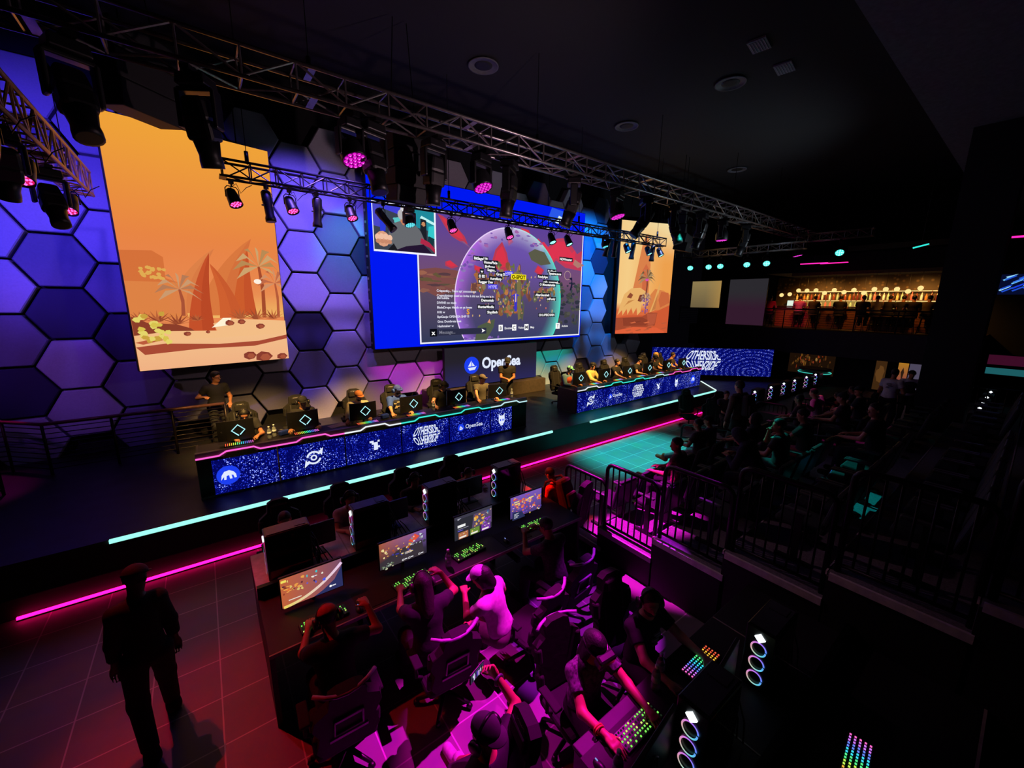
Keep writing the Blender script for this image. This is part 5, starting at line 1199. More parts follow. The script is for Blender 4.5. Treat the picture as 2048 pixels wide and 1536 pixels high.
def draw4(p, W_, H_):
    r = random.Random(12); p.grid(0, 0, W_, H_, 4, 4, lambda x, z: mixc('#4a3a78', '#7a5ab8', z / H_))
    wreck(r, p, W_ * .97, H_ * .95, 110, ['#e88a3a', '#d8503a', '#b8486a', '#e8b060', '#6a4ac0', '#d8a0d8', '#e06a4a'], .04, .12, .98, .97, .018); p.poly([(0, 0), (W_ * .4, 0), (W_ * .3, H_ * .3), (0, H_ * .4)], '#2a3058')
    for i in range(4): p.rect(W_ * .05, H_ * (.08 + .06 * i), W_ * (.16 + .04 * (i % 2)), H_ * (.10 + .06 * i), '#d8dce8')
    for u, v in ((.06, .7), (.04, .8), (.5, .8)): p.rect(W_ * u, H_ * v, W_ * (u + .16), H_ * (v + .05), '#e8d880')
    p.disk(W_ * .85, H_ * .12, .01, .01, '#ffffff', 8); p.disk(W_ * .55, H_ * .1, .012, .012, '#e8c040', 8)
for x, s, dr in ((.55, 'showing orange ground with a curved bright edge, leftmost on the table', draw1), (1.455, 'showing an orange battle scene, second on the long table', draw2), (2.345, 'showing a dark menu with three picture tiles, third on the long table', draw3), (3.17, 'showing a purple and orange crowd, rightmost on the table', draw4)):
    desk_monitor('lit game monitor ' + s, (x, 3.80, .735), 0, dr)
for x, s in ((.72, 'behind the leftmost tower'), (1.62, 'behind the second tower'), (2.78, 'left of the rightmost tower')): desk_monitor('dark monitor seen from behind on the far side, ' + s, (x, 4.68, .75), PI, None, 'far_monitor', .46, .26)
# lower right table: monitors seen from behind
for x, s, lit in ((2.62, 'with lit hook shaped emblem before the bearded man', True), (1.78, 'before the person in goggles at the bottom of the picture', False)):
    t = desk_monitor('black monitor seen from behind ' + s, (x, .98, .75), PI + .12, None, 'gaming_monitor', .56, .33)
    q = MB(); q.path([(.05, .042, .15), (.05, .042, .27), (.0, .042, .30), (-.04, .042, .26), (-.035, .042, .20)], .006, 6); q.build('emblem', glow('emblem_green', (.75, 1.0, .55), 1.2) if lit else mat('letter_grey', '#4a4a4c', .5), t)
    if lit: q = MB(); q.box((-.005, .042, .135), (.010, .008, .03), 0, (0, -.4, 0)); q.build('emblem_dot', glow('emblem_green', (.75, 1.0, .55), 1.2), t)
mk_kg = Maker(keyboard_proto('green', 'keyboard', .9))
for x, y, rz, s in ((.57, 3.50, .05, 'partly covered by the leftmost player in the orange cap'), (1.42, 3.52, .12, 'under the hand of the long haired player'), (2.14, 3.58, .1, 'in front of the player in the white cap'), (3.12, 3.58, 0, 'at the right end of the long table')): mk_kg((x, y, .75), rz, 'green lit keyboard ' + s, 'keyboards on the long table')
mk_kg((2.06, 1.22, .75), PI, 'yellow green lit keyboard in front of the person in goggles', 'keyboards at the lower right')
mk_kr = Maker(keyboard_proto('rain', 'keyboard', .9)); mk_kr((2.88, 1.22, .75), PI, 'rainbow lit keyboard in front of the bearded man', 'keyboards at the lower right'); mk_kr((2.98, .26, .75), .1, 'rainbow lit keyboard at the bottom right edge of the picture', 'keyboards at the lower right')
for x, y, s in ((.86, 3.44, 'by the raised hand of the leftmost player'), (2.62, 3.5, 'right of the keyboard of the white cap player'), (1.66, 1.22, 'by the bracelet hand of the person in goggles')):
    t = thing('computer_mouse', 'small dark computer mouse ' + s, 'mouse', (x, y, .75)); q = MB(); q.ell((0, 0, .0), (.03, .055, .034), 12, 6, 0, None, 0); q.build('shell', plastic, t); q = MB(); q.box((0, .03, .033), (.006, .02, .006)); q.build('wheel', glow('mouse_blue', (.3, .4, 1), .8, False), t)
for x, y, w_, s in ((1.1, 3.55, .5, 'between the two left players of the long table'), (2.75, 3.56, .4, 'before the rightmost player of the long table'), (1.9, 1.18, .6, 'red lit mat under the hands of the person in goggles')):
    q = MB(); q.box((0, 0, .002), (w_, .30, .004), 0, None, 1, .001); o = q.build('mouse_mat', mat('mat_black', '#1a1719', .8)); o.location = (x, y, .75); tag(o, 'flat black mouse mat ' + s if 'red' not in s else s.replace('red lit', 'flat dark'), 'mouse mat')
mk_bot((1.83, 3.50, .75), 0, 'clear water bottle on the long table left of the white cap player', 'water bottles'); mk_bot((2.40, 1.32, .75), 0, 'clear water bottle between the person in goggles and the bearded man', 'water bottles'); mk_bot((2.52, 1.36, .75), .3, 'second clear water bottle beside the arm of the bearded man', 'water bottles'); mk_bot((1.70, 1.12, .75), .3, 'water bottle at the end of the lower right table', 'water bottles')
for i, (x, s) in enumerate(((.95, 'leftmost'), (1.85, 'second'), (2.72, 'third'))):
    q = MB()
    for j in range(4): q.path([(-.08 + j * .05, .55, .30 - j * .05), (-.02 + j * .04, .48, .12), (.0 + j * .05, .42, .025), (.05 + j * .03, .35, .012 + j * .004)], .006, 5)
    o = q.build('cable_bundle', plastic); o.location = (x - .25, 3.9, .76); tag(o, 'black cables hanging over the table divider, %s bundle' % s, 'cables', 'cable bundles')

# ---------------------------------------------------------------- players at the long table
mk_chair_p = Maker(gaming_chair('#8f7aa0', 'gaming_chair', True)); gl = 'gaming chairs at the long table'
N = dict(cell=.0085, seat=.41, h=1.48)
def at_table(*a, **k): seated(*a, grp=gl, **k)
Low = dict(mk=mk_chair_p)
at_table('person in orange cap seen from behind, leftmost at the long table, hand raised', 'gaming chair under the player in the orange cap', .53, 2.93, 0, -.05, mk=mk_chair_p, lean=.28, cap='#a8452c', cap_back=False, phones='#2a1a1e', shirt='#0c0b0d', tone='tan', look=(.1, -.35), rh=(.33, .30, .95), lh=(-.13, .50, .79), fist=(.55, .3), **N)
at_table('person with long dark hair seen from behind, second at the long table', 'gaming chair with purple lit back frame behind the long haired player', 1.30, 2.88, 0, -.12, mk=mk_chair_p, cdy=.10, cdx=.1, crz=.05, lean=.2, shirt='#16121a', hair='#1c0e14', hair_long=.22, phones='#3a1a34', tone='tan', look=(0, -.2), rh=(.24, .34, .98), lh=(-.12, .50, .79), fist=(.5, .25), **N)
at_table('person in pale cap and white shirt leaning at the middle of the long table', 'gaming chair with pale back frame behind the player in the white shirt', 1.96, 2.68, 0, .25, mk=mk_chair_p, cdy=.02, cdx=.34, crz=-.1, lean=.24, side=-.16, twist=.25, cap='#b9a8c8', shirt='#c9c3cc', hair='#120b0e', hair_long=.06, tone='tan', look=(.25, -.25), shorts=True, pants='#6a5a60', rh=(.25, .40, .7), lh=(-.14, .36, .80), fist=(.5, .9), **N)
at_table('person in dark patterned shirt with hands raised at the right end of the long table', 'gaming chair under the player in the patterned shirt', 2.90, 2.92, 0, .1, mk=mk_chair_p, lean=.22, shirt='#2a2226', pattern=True, hair='#1a0c0c', tone='tan', look=(.15, -.2), rh=(.12, .40, .90), lh=(-.10, .42, .90), fist=(.6, .7), glasses=True, **N)
Fk = dict(cell=.010, seat=.41, h=1.42)
at_table('person behind the leftmost tower, only the top of dark hair showing', 'gaming chair behind the leftmost tower', .50, 5.16, 0, PI, lean=.2, shirt='#2a1a1c', tone='tan', rh=(.14, .38, .79), lh=(-.14, .38, .79), **Fk)
at_table('person in white shirt with headphones behind the second tower of the long table', 'gaming chair behind the player in the white shirt with headphones', 1.26, 5.18, 0, PI, lean=.10, shirt='#b9aeb2', phones='#1a1416', tone='light', rh=(.14, .38, .79), lh=(-.2, .38, .79), **Fk)
at_table('person in dark olive jacket with headphones behind the third tower', 'gaming chair behind the player in the dark jacket', 2.17, 5.18, 0, PI, lean=.05, shirt='#3a3026', sleeve=1.85, phones='#2a1a1c', tone='tan', rh=(.14, .38, .79), lh=(-.2, .38, .79), **Fk)
at_table('child in pale orange hoodie left of the rightmost tower', 'large black gaming chair behind the child in the orange hoodie', 3.02, 5.20, 0, PI, lean=.25, shirt='#c98a6a', sleeve=1.9, hood=None, hair='#5a2418', phones='#4a2020', tone='light', rh=(.14, .34, .77), lh=(-.18, .34, .77), cell=.010, seat=.41, h=1.25)
at_table('person in bright red orange jacket bending beside the right end of the long table', 'gaming chair under the person in the red orange jacket', 4.02, 3.98, 0, .2, lean=.35, shirt='#d8381c', sleeve=1.95, hair='#1c0a08', tone='tan', look=(0, -.3), rh=(.1, .34, .62), lh=(-.14, .34, .62), pack='#3a1a1a', **Fk)

# person filming with a phone
seated('person in gaming chair holding up a phone, headphones and patterned cap, seen from behind', 'large black gaming chair nearest the camera with the person filming', 1.06, 1.60, 0, .2, 'gaming chairs at the lower table', lean=-.02, cdy=.0, cdx=-.04, crz=1.15, cap='#3a343e', cap_back=True, phones='#0c0b0e', shirt='#15121a', pants='#8f86b8', shorts=True, shoes='#b8a8c0', tone='tan', look=(.15, .05), rh=(.33, .22, 1.06), lh=(-.2, .28, .62), rf=(.26, .56, .075), lf=(-.12, .58, .075), fist=(.75, .3), palm=((-1, -.2, .2), None), cell=.0075, seat=.395, h=1.5)
def wpt(x, y, rz, p): return Vector((x, y, 0)) + Matrix.Rotation(rz, 3, 'Z') @ Vector(p)
t = thing('phone', 'phone with bright screen held up over the pink floor', 'phone', wpt(1.06, 1.60, .2, (.24, .33, 1.09)), .35)
q = MB(); q.box((0, 0, 0), (.155, .009, .075), 0, None, 1, .004); q.build('case', plastic, t)
p = Pic(); p.rect(-.07, -.033, .07, .033, '#3a3050'); 
for i in range(12): p.rect(-.06 + .01 * i, rnd.uniform(-.03, .0), -.052 + .01 * i, rnd.uniform(.005, .03), rnd.choice(('#e8f0ff', '#4a5ae0', '#e0a060', '#a040c0', '#101018')))
o = p.build('screen', sm, t); o.location = (0, -.0055, 0)
t = thing('wristband', 'dark wristband watch on the raised arm of the person filming', 'watch', wpt(1.06, 1.60, .2, (.33, .205, 1.045)), .2); q = MB(); q.path([(.034 * math.cos(a), 0, .034 * math.sin(a)) for a in [2 * PI * i / 14 for i in range(14)]], .010, 6, 0, True); q.build('strap', mat('watch_strap', '#4a3a5a', .4), t)
# woman and man at the lower right table
seated('person with long dark hair, virtual reality goggles and speckled shirt at the lower right table', 'low backed gaming chair of the person in goggles', 2.08, 1.74, 0, PI - .1, 'gaming chairs at the lower table', mk=mk_chair_p, lean=.12, shirt='#4a4650', pattern=True, hair='#120c10', hair_long=.20, goggles=True, tone='tan', look=(0, -.2), rh=(.22, .46, .79), lh=(-.16, .48, .79), fist=(.25, .3), pants='#121216', cell=.0065, seat=.395, h=1.5)
for s, pp in (('orange bracelet on the wrist of the person in goggles', (.235, .40, .79)),):
    t = thing('bracelet', s, 'bracelet', wpt(2.08, 1.74, PI - .1, pp), PI - .1); q = MB()
    for j in range(2): q.path([(.036 * math.cos(a), j * .016, .036 * math.sin(a)) for a in [2 * PI * i / 14 for i in range(14)]], .006, 6, 0, True)
    q.build('band', mat('bracelet_orange', '#c86a3a', .6), t)
seated('bearded man with headphones in black shirt with white print at the lower right table', 'gaming chair of the bearded man', 2.78, 1.72, 0, PI - .1, 'gaming chairs at the lower table', lean=.10, shirt='#101013', hair='#3a2016', beard='#4a2a1c', phones='#1a1618', tone='light', look=(-.5, -.05), rh=(.24, .48, .79), lh=(-.20, .48, .79), fist=(.3, .3), print_=('#a8a8a8', False), pants='#101014', cell=.0065, seat=.395, h=1.56)
tag(person('dark figure walking away across the tiled floor at the left, all in black', (-.66, 3.92, 0), .25, 'stand', cell=.0085, h=1.52, shirt='#060607', pants='#050506', shoes='#070708', hair='#050505', tone='dark', sleeve=1.7, look=(-.6, -.3), wide=.8, cap='#060606', rf=(.12, .22, .085), lf=(-.10, -.20, .10), rh=(.21, .10, .64), lh=(-.19, .12, .64))[0], None, None)

# ---------------------------------------------------------------- stepped seating
Y0 = (4.20, 3.40, 2.53, 1.68, .80, -.06, -.92); tier_m = mat('tier_carpet', '#6e6a74', .9, noise=.3, scale=60); tier_edge = mat('tier_edge', '#cfc4cb', .5)
for i, y in enumerate(Y0):
    z = .15 + .28 * i; t = thing('floor_tier', None, None, (4.2, y, 0)); t['kind'] = 'structure'
    q = MB(); q.box((3.95, -.44, z / 2), (7.9, .90, z), 0); q.box((-.004, -.44, z / 2 - .02), (.012, .895, z - .06), 1); q.build('platform', [tier_m, black], t)
    q = MB(); q.box((-.012, -.44, z - .035), (.03, .86, .07)); q.box((3.95, .012, z - .02), (7.9, .02, .04)); q.build('edge_trim', tier_edge, t)
def guard(label, loc, rz, L=.80, n=8, H_=.97):
    t = thing('guard_rail', label, 'guard rail', loc, rz, 'black guard rails with upright bars'); q = MB(); r = .1
    P_ = [(0, 0, 0), (0, 0, H_ - r)] + [(r - r * math.cos(a), 0, H_ - r + r * math.sin(a)) for a in (.4, .8, 1.2)] + [(r, 0, H_), (L - r, 0, H_)] + [(L - r + r * math.sin(a), 0, H_ - r + r * math.cos(a)) for a in (.4, .8, 1.2)] + [(L, 0, H_ - r), (L, 0, 0)]
    q.path(P_, .026, 8); q.tube((0, 0, .07), (L, 0, .07), .018, None, 6); q.build('frame', steel_black, t)
    q = MB()
    for k in range(1, n): q.tube((L * k / n, 0, .07), (L * k / n, 0, H_ - .02), .011, None, 6)
    q.build('bars', steel_black, t); return t
for i, s in enumerate(('lowest and nearest the stage', 'second step up', 'third step up', 'fourth step up', 'fifth step up', 'highest, at the right edge')):
    guard('black barred guard rail on the left side of the seating, ' + s, (4.27, Y0[i] - .04, .15 + .28 * i), -PI / 2)
guard('black barred guard rail before the white lit towers, the left of two', (12.0, 4.47, .05), -PI / 2, .72, 7, .92); guard('black barred guard rail before the white lit towers, the right of two', (12.0, 3.62, .2), -PI / 2, .9, 7, 1.05); guard('black guard rail beside the dark column at the far end of the seating', (12.0, 2.3, .45), -PI / 2, .9, 7, 1.05); guard('black guard rail right of the dark column', (15.6, .9, .2), -PI / 2, 1.4, 9, 1.4)
def loop_rail(label, loc, L, rise):
    t = thing('aisle_handrail', label, 'handrail', loc, 0, 'loop handrails in the seating aisle'); q = MB()
    q.path([(0, 0, 0), (0, 0, .80), (0, -.04, .87), (0, -.10, .90), (0, -L + .1, .9 + rise * (L - .1)), (0, -L, .86 + rise * L), (0, -L - .02, .76 + rise * L), (0, -L + .06, .66 + rise * L), (0, -L + .16, .62 + rise * (L - .1)), (0, 0, .58)], .026, 8)
    q.build('rail', steel_black, t); q = MB(); q.tube((0, -L * .55, rise * L * .55), (0, -L * .55, .9 + rise * L * .55), .022, None, 6); q.build('post', steel_black, t); return t
loop_rail('black looped handrail at the front of the seating aisle', (8.42, 4.62, .02), 1.1, .12); loop_rail('black looped handrail farther up the seating aisle', (9.3, 2.95, .43), 1.15, .10)

# folding seats
t0 = thing('folding_seat', '', 'seat'); t0.scale = (.93, .9, .9); sf = mat('seat_fabric', '#1c2427', .8, bump=.2); sp_ = mat('seat_plastic', '#3d4648', .35)
q = MB(); q.T = Matrix.Translation((0, -.20, .42)) @ Euler((.22, 0, 0)).to_matrix().to_4x4()
q.box((0, 0, .24), (.47, .07, .50), 0, None, 1, .025); q.build('backrest', sf, t0)
q = MB(); q.T = Matrix.Translation((0, -.20, .42)) @ Euler((.22, 0, 0)).to_matrix().to_4x4(); q.box((0, -.03, .26), (.45, .02, .46), 0, None, 1, .008); q.box((0, .005, .50), (.40, .05, .025), 0, None, 1, .01); q.build('back_shell', sp_, t0)
q = MB(); q.box((0, .04, .42), (.46, .44, .08), 0, (.08, 0, 0), 1, .03); q.build('cushion', sf, t0)
for s in (1, -1): q = MB(); q.box((.265 * s, .0, .30), (.035, .07, .60)); q.box((.265 * s, .02, .02), (.05, .34, .04)); q.build('leg', plastic, t0); q = MB(); q.box((.265 * s, .05, .615), (.055, .30, .03), 0, None, 1, .01); q.build('armrest', sp_, t0)
mk_seat = Maker(t0); rows = ('front', 'second', 'third', 'fourth', 'fifth', 'sixth')
for i in range(6):
    y = Y0[i] - .50; z = .15 + .28 * i
    for b, x0, n in (('left', 4.85, 6), ('right', 9.75, 4)):
        for k in range(n):
            mk_seat((x0 + .565 * k, y, z), 0, 'dark folding seat, %s row of the %s seating block, %s from its left end' % (rows[i], b, ('first', 'second', 'third', 'fourth', 'fifth', 'sixth')[k]), 'folding seats in the stepped seating')
# audience
A = dict(cell=.0105, seat=.43, h=1.5)
def watch(label, i, k, b='l', dx=0, **kw):
    x = (4.85 if b == 'l' else 9.75) + .565 * k + dx
    for a_, v_ in A.items(): kw.setdefault(a_, v_)
    kw.setdefault('rh', (.14, .34, .66)); kw.setdefault('lh', (-.14, .34, .66))
    return person(label, (x, Y0[i] - .47, .15 + .28 * i), kw.pop('rz', 0), 'sit', **kw)
watch('seated spectator in dark red patterned shirt turned left, second row behind the guard rails', 1, 1, shirt='#6a2a34', pattern=True, hair='#120a0a', tone='tan', look=(.6, 0), rz=.2)
watch('seated boy with dark hair in the front row, red shoe stretched toward the teal floor', 0, 4, dx=.45, shirt='#2a2226', pants='#8a7f88', shoes='#c2452c', hair='#0c0a0a', tone='tan', look=(.4, 0), rf=(-.2, .72, .28), lf=(-.1, .5, .085))
watch('seated spectator in black cap at the front row beside the aisle', 0, 5, dx=.30, shirt='#38464c', cap='#101216', tone='tan', look=(.4, -.1), pants='#7a8a8c')
watch('seated spectator in grey blue hood leaning forward over the knees in the third row', 2, 2, lean=.55, shirt='#23252e', sleeve=1.9, hood='#2b2f3a', tone='tan', look=(0, -.3), rh=(.1, .42, .72), lh=(-.1, .42, .72))
watch('seated spectator with hand at the face in the third row, beside the hooded one', 2, 3, dx=.15, shirt='#2a1c1c', hair='#160d0b', tone='tan', look=(.5, 0), rh=(.02, .22, 1.02), fist=(.9, .3), lean=.12)
watch('seated spectator in dark hood slouched in the second row near the aisle', 1, 5, dx=.1, lean=-.08, shirt='#191b26', hood='#0f1016', pants='#3a2f4a', tone='tan', rf=(.2, .62, .15), lf=(-.14, .62, .15))
watch('seated spectator with dark hair past the aisle in the second row', 1, 1, 'r', shirt='#4a1a30', hair='#0e0a0a', tone='tan')
watch('seated spectator in pale shirt stretching both arms sideways in the far second row', 1, 3, 'r', shirt='#8a6a84', sleeve=1.9, hair='#3a2a20', tone='light', rh=(.55, .12, .95), lh=(-.50, .15, .9), lean=.2)
watch('seated spectator in cap past the aisle in the third row', 2, 0, 'r', shirt='#3a2030', cap='#15151a', tone='tan', rh=(.1, .42, .66))
watch('seated spectator in black cap facing left past the aisle, third row', 2, 2, 'r', shirt='#141418', cap='#101013', tone='light', look=(.8, 0))
watch('seated spectator facing left beside the aisle in the fourth row', 3, 5, shirt='#121318', hair='#120d0c', tone='light', look=(.8, -.05))
watch('seated spectator in dark green jacket with red lit knees, third row near the aisle', 2, 5, shirt='#222a26', pants='#a83a48', tone='tan', look=(.4, -.2), rh=(.1, .4, .7), lh=(-.1, .4, .7))  # red light on the knees is put into the trouser colour
tag(person('standing man with large backpack seen from behind in the seating aisle', (9.15, 3.72, .15), -.25, 'stand', cell=.009, h=1.80, shirt='#5a4238', sleeve=1.9, pants='#17140f', hair='#3a2418', tone='light', pack='#2e1a1c', rh=(.34, .28, 1.0), lh=(-.3, .1, .9), hood=None, wide=1.12)[0], None, None)
t = thing('drink_cup', 'pale pink lit folded flyer on a seat in the fourth row', 'flyer', (7.4, 1.6, 1.02)); t.name = 'flyer'; q = MB(); q.box((0, 0, .09), (.16, .02, .2), 0, (.3, 0, .2)); q.build('sheet', mat('flyer_pink', '#d88ac8', .7), t)  # pink light on the sheet is put into its colour

# people and chairs round the far tables
fc = 'gaming chairs by the far tables'
mk_chair((10.5, 4.95, 0), 2.2, 'purple lit gaming chair at the near end of the far gaming table', fc); mk_chair((11.1, 5.9, 0), 2.6, 'teal lit gaming chair behind the purple one by the far gaming table', fc)
seated('person with pink lit face sitting by the near end of the far gaming table', 'gaming chair under the person with the pink lit face', 11.55, 5.15, 0, 2.4, fc, shirt='#3a2a38', tone='light', hair='#1a1010', cell=.013)
for x, s, c in ((12.9, 'nearest of three players seated before the far gaming table', '#5a2030'), (14.2, 'middle of three players seated before the far gaming table', '#7a2a2a'), (15.6, 'farthest of three players seated before the far gaming table', '#3a2a30')): seated('person in dark shirt, ' + s, 'gaming chair under the ' + s, x, 3.1, 0, 0, fc, shirt=c, tone='tan', cell=.014, lean=.2, seat=.395)
tag(person('person in white printed shirt standing at the back under the bar', (15.6, 2.4, 0), PI / 2 + 2.9, 'stand', cell=.011, h=1.82, shirt='#b8b8c0', tone='tan', pants='#101014', hair='#1a1412', rh=(.2, .25, 1.1), lh=(-.3, .1, .9), print_=('#3a3a44', True))[0], None, None)
tag(person('person in dark hat and white shirt by the pale wall under the bar', (17.2, 2.25, 0), 2.0, 'stand', cell=.013, h=1.66, shirt='#c8d0d8', vest='#15151c', tone='tan', cap='#121218', pants='#101014')[0], None, None)
t = thing('dj_stand', 'dark round equipment stand with teal lit rims at the end of the far gaming table', 'equipment stand', (17.9, 4.9, 0)); q = MB(); q.lathe([(.3, 0), (.3, .04), (.05, .06), (.05, 1.0)], 16); q.build('pole', plastic, t)
for k, z in enumerate((1.05, 1.22)): q = MB(); q.at((0, 0, z)); q.lathe([(.45, 0), (.5, .03), (.5, .08), (.4, .10)], 24); q.build('drum', plastic, t)
q = MB(); q.path([(.5 * math.cos(a), .5 * math.sin(a), 1.16) for a in [2 * PI * i / 24 for i in range(24)]], .014, 5, 0, True); q.build('rim_light', glow('rim_teal', (.05, .6, .5), .9), t)

# ---------------------------------------------------------------- bar balcony at the far right
bx = 21.5; slab = mat('fascia_dark', '#3a3944', .8)
q = MB(); q.box((23.5, 6.6, 2.42), (4.1, 10.6, .20)); struct(q.build('floor_balcony', mat('balcony_floor', '#2a2018', .6)))
q = MB(); q.box((bx - .03, 6.6, 1.98), (.12, 10.6, 1.08)); struct(q.build('trim_balcony', slab))
q = MB(); q.box((22.6, 6.6, .75), (.1, 10.6, 1.5)); struct(q.build('wall_lower', mat('wall_under', '#131217', .8)))
q = MB(); q.box((23.4, 5.2, 5.35), (4.0, 6.4, .7)); struct(q.build('ceiling_bar', mat('soffit_dark', '#17151a', .9)))
q = MB(); q.box((bx - .02, 4.6, 4.93), (.1, 5.4, .13)); struct(q.build('trim_soffit', mat('soffit_tan', '#6a5638', .8))); q = MB(); q.box((bx - .1, 3.9, 5.87), (.1, 3.0, .2)); struct(q.build('trim_upper', mat('soffit_olive', '#4a4234', .8)))
wm = bpy.data.materials.new('bar_wallpaper'); wm.use_nodes = True; nt = wm.node_tree; vo = nt.nodes.new('ShaderNodeTexVoronoi'); vo.inputs['Scale'].default_value = 5; tc = nt.nodes.new('ShaderNodeTexCoord'); rp = nt.nodes.new('ShaderNodeValToRGB'); rp.color_ramp.elements[0].color = (*lin('#b08a58'), 1); rp.color_ramp.elements[1].color = (*lin('#4a3418'), 1); rp.color_ramp.elements[1].position = .35
nt.links.new(tc.outputs['Object'], vo.inputs['Vector']); nt.links.new(vo.outputs['Distance'], rp.inputs['Fac']); nt.links.new(rp.outputs[0], nt.nodes['Principled BSDF'].inputs['Base Color'])
q = MB(); q.box((25.3, 5.6, 3.75), (.12, 7.2, 2.5)); struct(q.build('wall_bar', wm))
railing('balcony_railing', 'dark railing with horizontal wires along the bar balcony', [(0, -4.7 + 1.3 * k, 0) for k in range(9)], .88, 9, (bx, 6.9, 2.52), 8, mat('rail_dark', '#1a1614', .5))
t = thing('bar_counter', 'long wooden bar counter lit orange in front of the bottle shelves', 'bar counter', (23.6, 5.4, 2.52)); q = MB(); q.box((0, 0, 1.0), (.6, 6.2, .06), 0, None, 1, .01); q.build('top', mat('bar_top', '#3a2614', .3), t); q = MB(); q.box((.05, 0, .48), (.45, 6.1, .96)); q.build('front', mat('bar_front', '#8a5a2c', .5), t)
t = thing('bottle_shelf', 'wall shelves full of bottles behind the bar', 'shelf', (25.0, 5.5, 2.52)); wd = mat('shelf_wood', '#5a3c1c', .5)
for z in (.93, 1.33): q = MB(); q.box((0, 0, z), (.32, 5.6, .03)); q.build('shelf_board', wd, t)
q = MB(); q.box((.05, 0, 1.74), (.12, 5.2, .03)); q.box((.05, 0, 1.30), (.1, 5.4, .02)); q.build('light_strip', glow('bar_warm', (1.0, .62, .22), 1.6), t)
q = MB(); q.box((.14, 0, 1.12), (.02, 5.5, .38)); q.build('lit_back', glow('bar_back', (.75, .45, .10), .5), t)
q = MB(); q.box((0, 2.9, 1.05), (.1, .25, .5)); q.box((0, -2.75, .98), (.1, .35, .5)); q.build('lit_fridge', glow('fridge_light', (.85, 1.0, .85), .9), t)
bcols = ['#c87a2a', '#e8b050', '#8a3a1a', '#e8d8a0', '#a8c07a', '#d86a4a', '#6a2a18']
protos = []
for i, c in enumerate(bcols):
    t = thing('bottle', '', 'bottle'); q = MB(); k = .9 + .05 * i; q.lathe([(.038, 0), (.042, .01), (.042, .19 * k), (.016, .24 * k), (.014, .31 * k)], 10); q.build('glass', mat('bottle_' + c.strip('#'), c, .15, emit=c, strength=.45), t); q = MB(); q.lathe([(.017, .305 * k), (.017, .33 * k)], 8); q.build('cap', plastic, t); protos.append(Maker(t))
bn = 0
for z, ys, row in ((1.345, [2.6 - .155 * k for k in range(34)], 'upper'), (.945, [2.35 - .2 * k for k in range(22)], 'lower')):
    for k, y in enumerate(ys):
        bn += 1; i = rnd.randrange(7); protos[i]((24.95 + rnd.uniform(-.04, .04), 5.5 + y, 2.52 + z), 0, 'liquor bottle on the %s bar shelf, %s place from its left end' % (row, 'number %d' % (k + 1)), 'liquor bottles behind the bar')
t0 = thing('pendant_lamp', '', 'pendant lamp'); q = MB(); q.ell((0, 0, 0), (.095, .095, .095), 14, 10); q.build('globe', glow('globe_warm', (1.0, .70, .26), 1.15), t0); q = MB(); q.tube((0, 0, .08), (0, 0, .75), .006, None, 5); q.lathe([(.03, .075), (.03, .11)], 8); q.build('cord', plastic, t0); mk_pend = Maker(t0)
words_ = ('first', 'second', 'third', 'fourth', 'fifth', 'sixth', 'seventh', 'eighth', 'ninth', 'tenth', 'eleventh', 'twelfth', 'thirteenth', 'fourteenth', 'fifteenth')
for i, (y, z) in enumerate(((8.44, 4.08), (8.08, 4.12), (7.72, 4.3), (7.36, 4.29), (6.99, 4.3), (6.63, 4.17), (6.27, 4.3), (5.89, 4.2), (5.54, 4.29), (5.17, 4.16), (4.83, 4.32), (4.45, 4.31), (4.09, 4.31), (3.73, 4.21), (3.37, 4.34))): mk_pend((23.8, y, z), 0, 'warm glowing globe lamp over the bar, %s from the left' % words_[i], 'globe lamps over the bar')
t0 = thing('bar_stool', '', 'stool'); q = MB(); q.lathe([(.16, .60), (.18, .62), (.18, .66), (.15, .67)], 14); q.build('seat', mat('stool_seat', '#3a2a20', .6), t0)
for k in range(4): a = PI / 4 + k * PI / 2; q = MB(); q.tube((.12 * math.cos(a), .12 * math.sin(a), .61), (.2 * math.cos(a), .2 * math.sin(a), .0), .014, None, 5); q.build('leg', steel_black, t0)
mk_stool = Maker(t0)
for i, (y, c, s) in enumerate(((8.45, '#b03028', 'in red shirt at the left end of the bar'), (7.34, '#a04a7a', 'in pink lit shirt, second from the left at the bar'), (6.75, '#2a1a14', 'with dark short hair, third from the left at the bar'), (5.76, '#15120f', 'largest dark figure in the middle of the bar'), (4.87, '#1a1614', 'in dark coat leaning, right of the middle of the bar'), (4.50, '#7a7068', 'in pale jacket right of the middle of the bar'), (4.12, '#1c1816', 'fourth from the right at the bar'), (3.70, '#141212', 'third from the right at the bar'), (3.29, '#1a1614', 'second from the right at the bar'), (2.95, '#3a3018', 'in olive top at the right end of the bar'))):
    bxx = 22.75 + (.22 if int(y * 10) % 2 else -.22)
    mk_stool((bxx, y, 2.52), 0, 'bar stool under the person ' + s, 'bar stools')
    person('person sitting at the bar ' + s, (bxx, y, 2.52), -PI / 2 + rnd.uniform(-.4, .4), 'sit', seat=.66, h=1.6, shirt=c, tone='tan', hair='#100c0a', cell=.017, rh=(.15, .35, 1.0), lh=(-.15, .35, 1.0), rf=(.1, .35, .3), lf=(-.1, .35, .3))
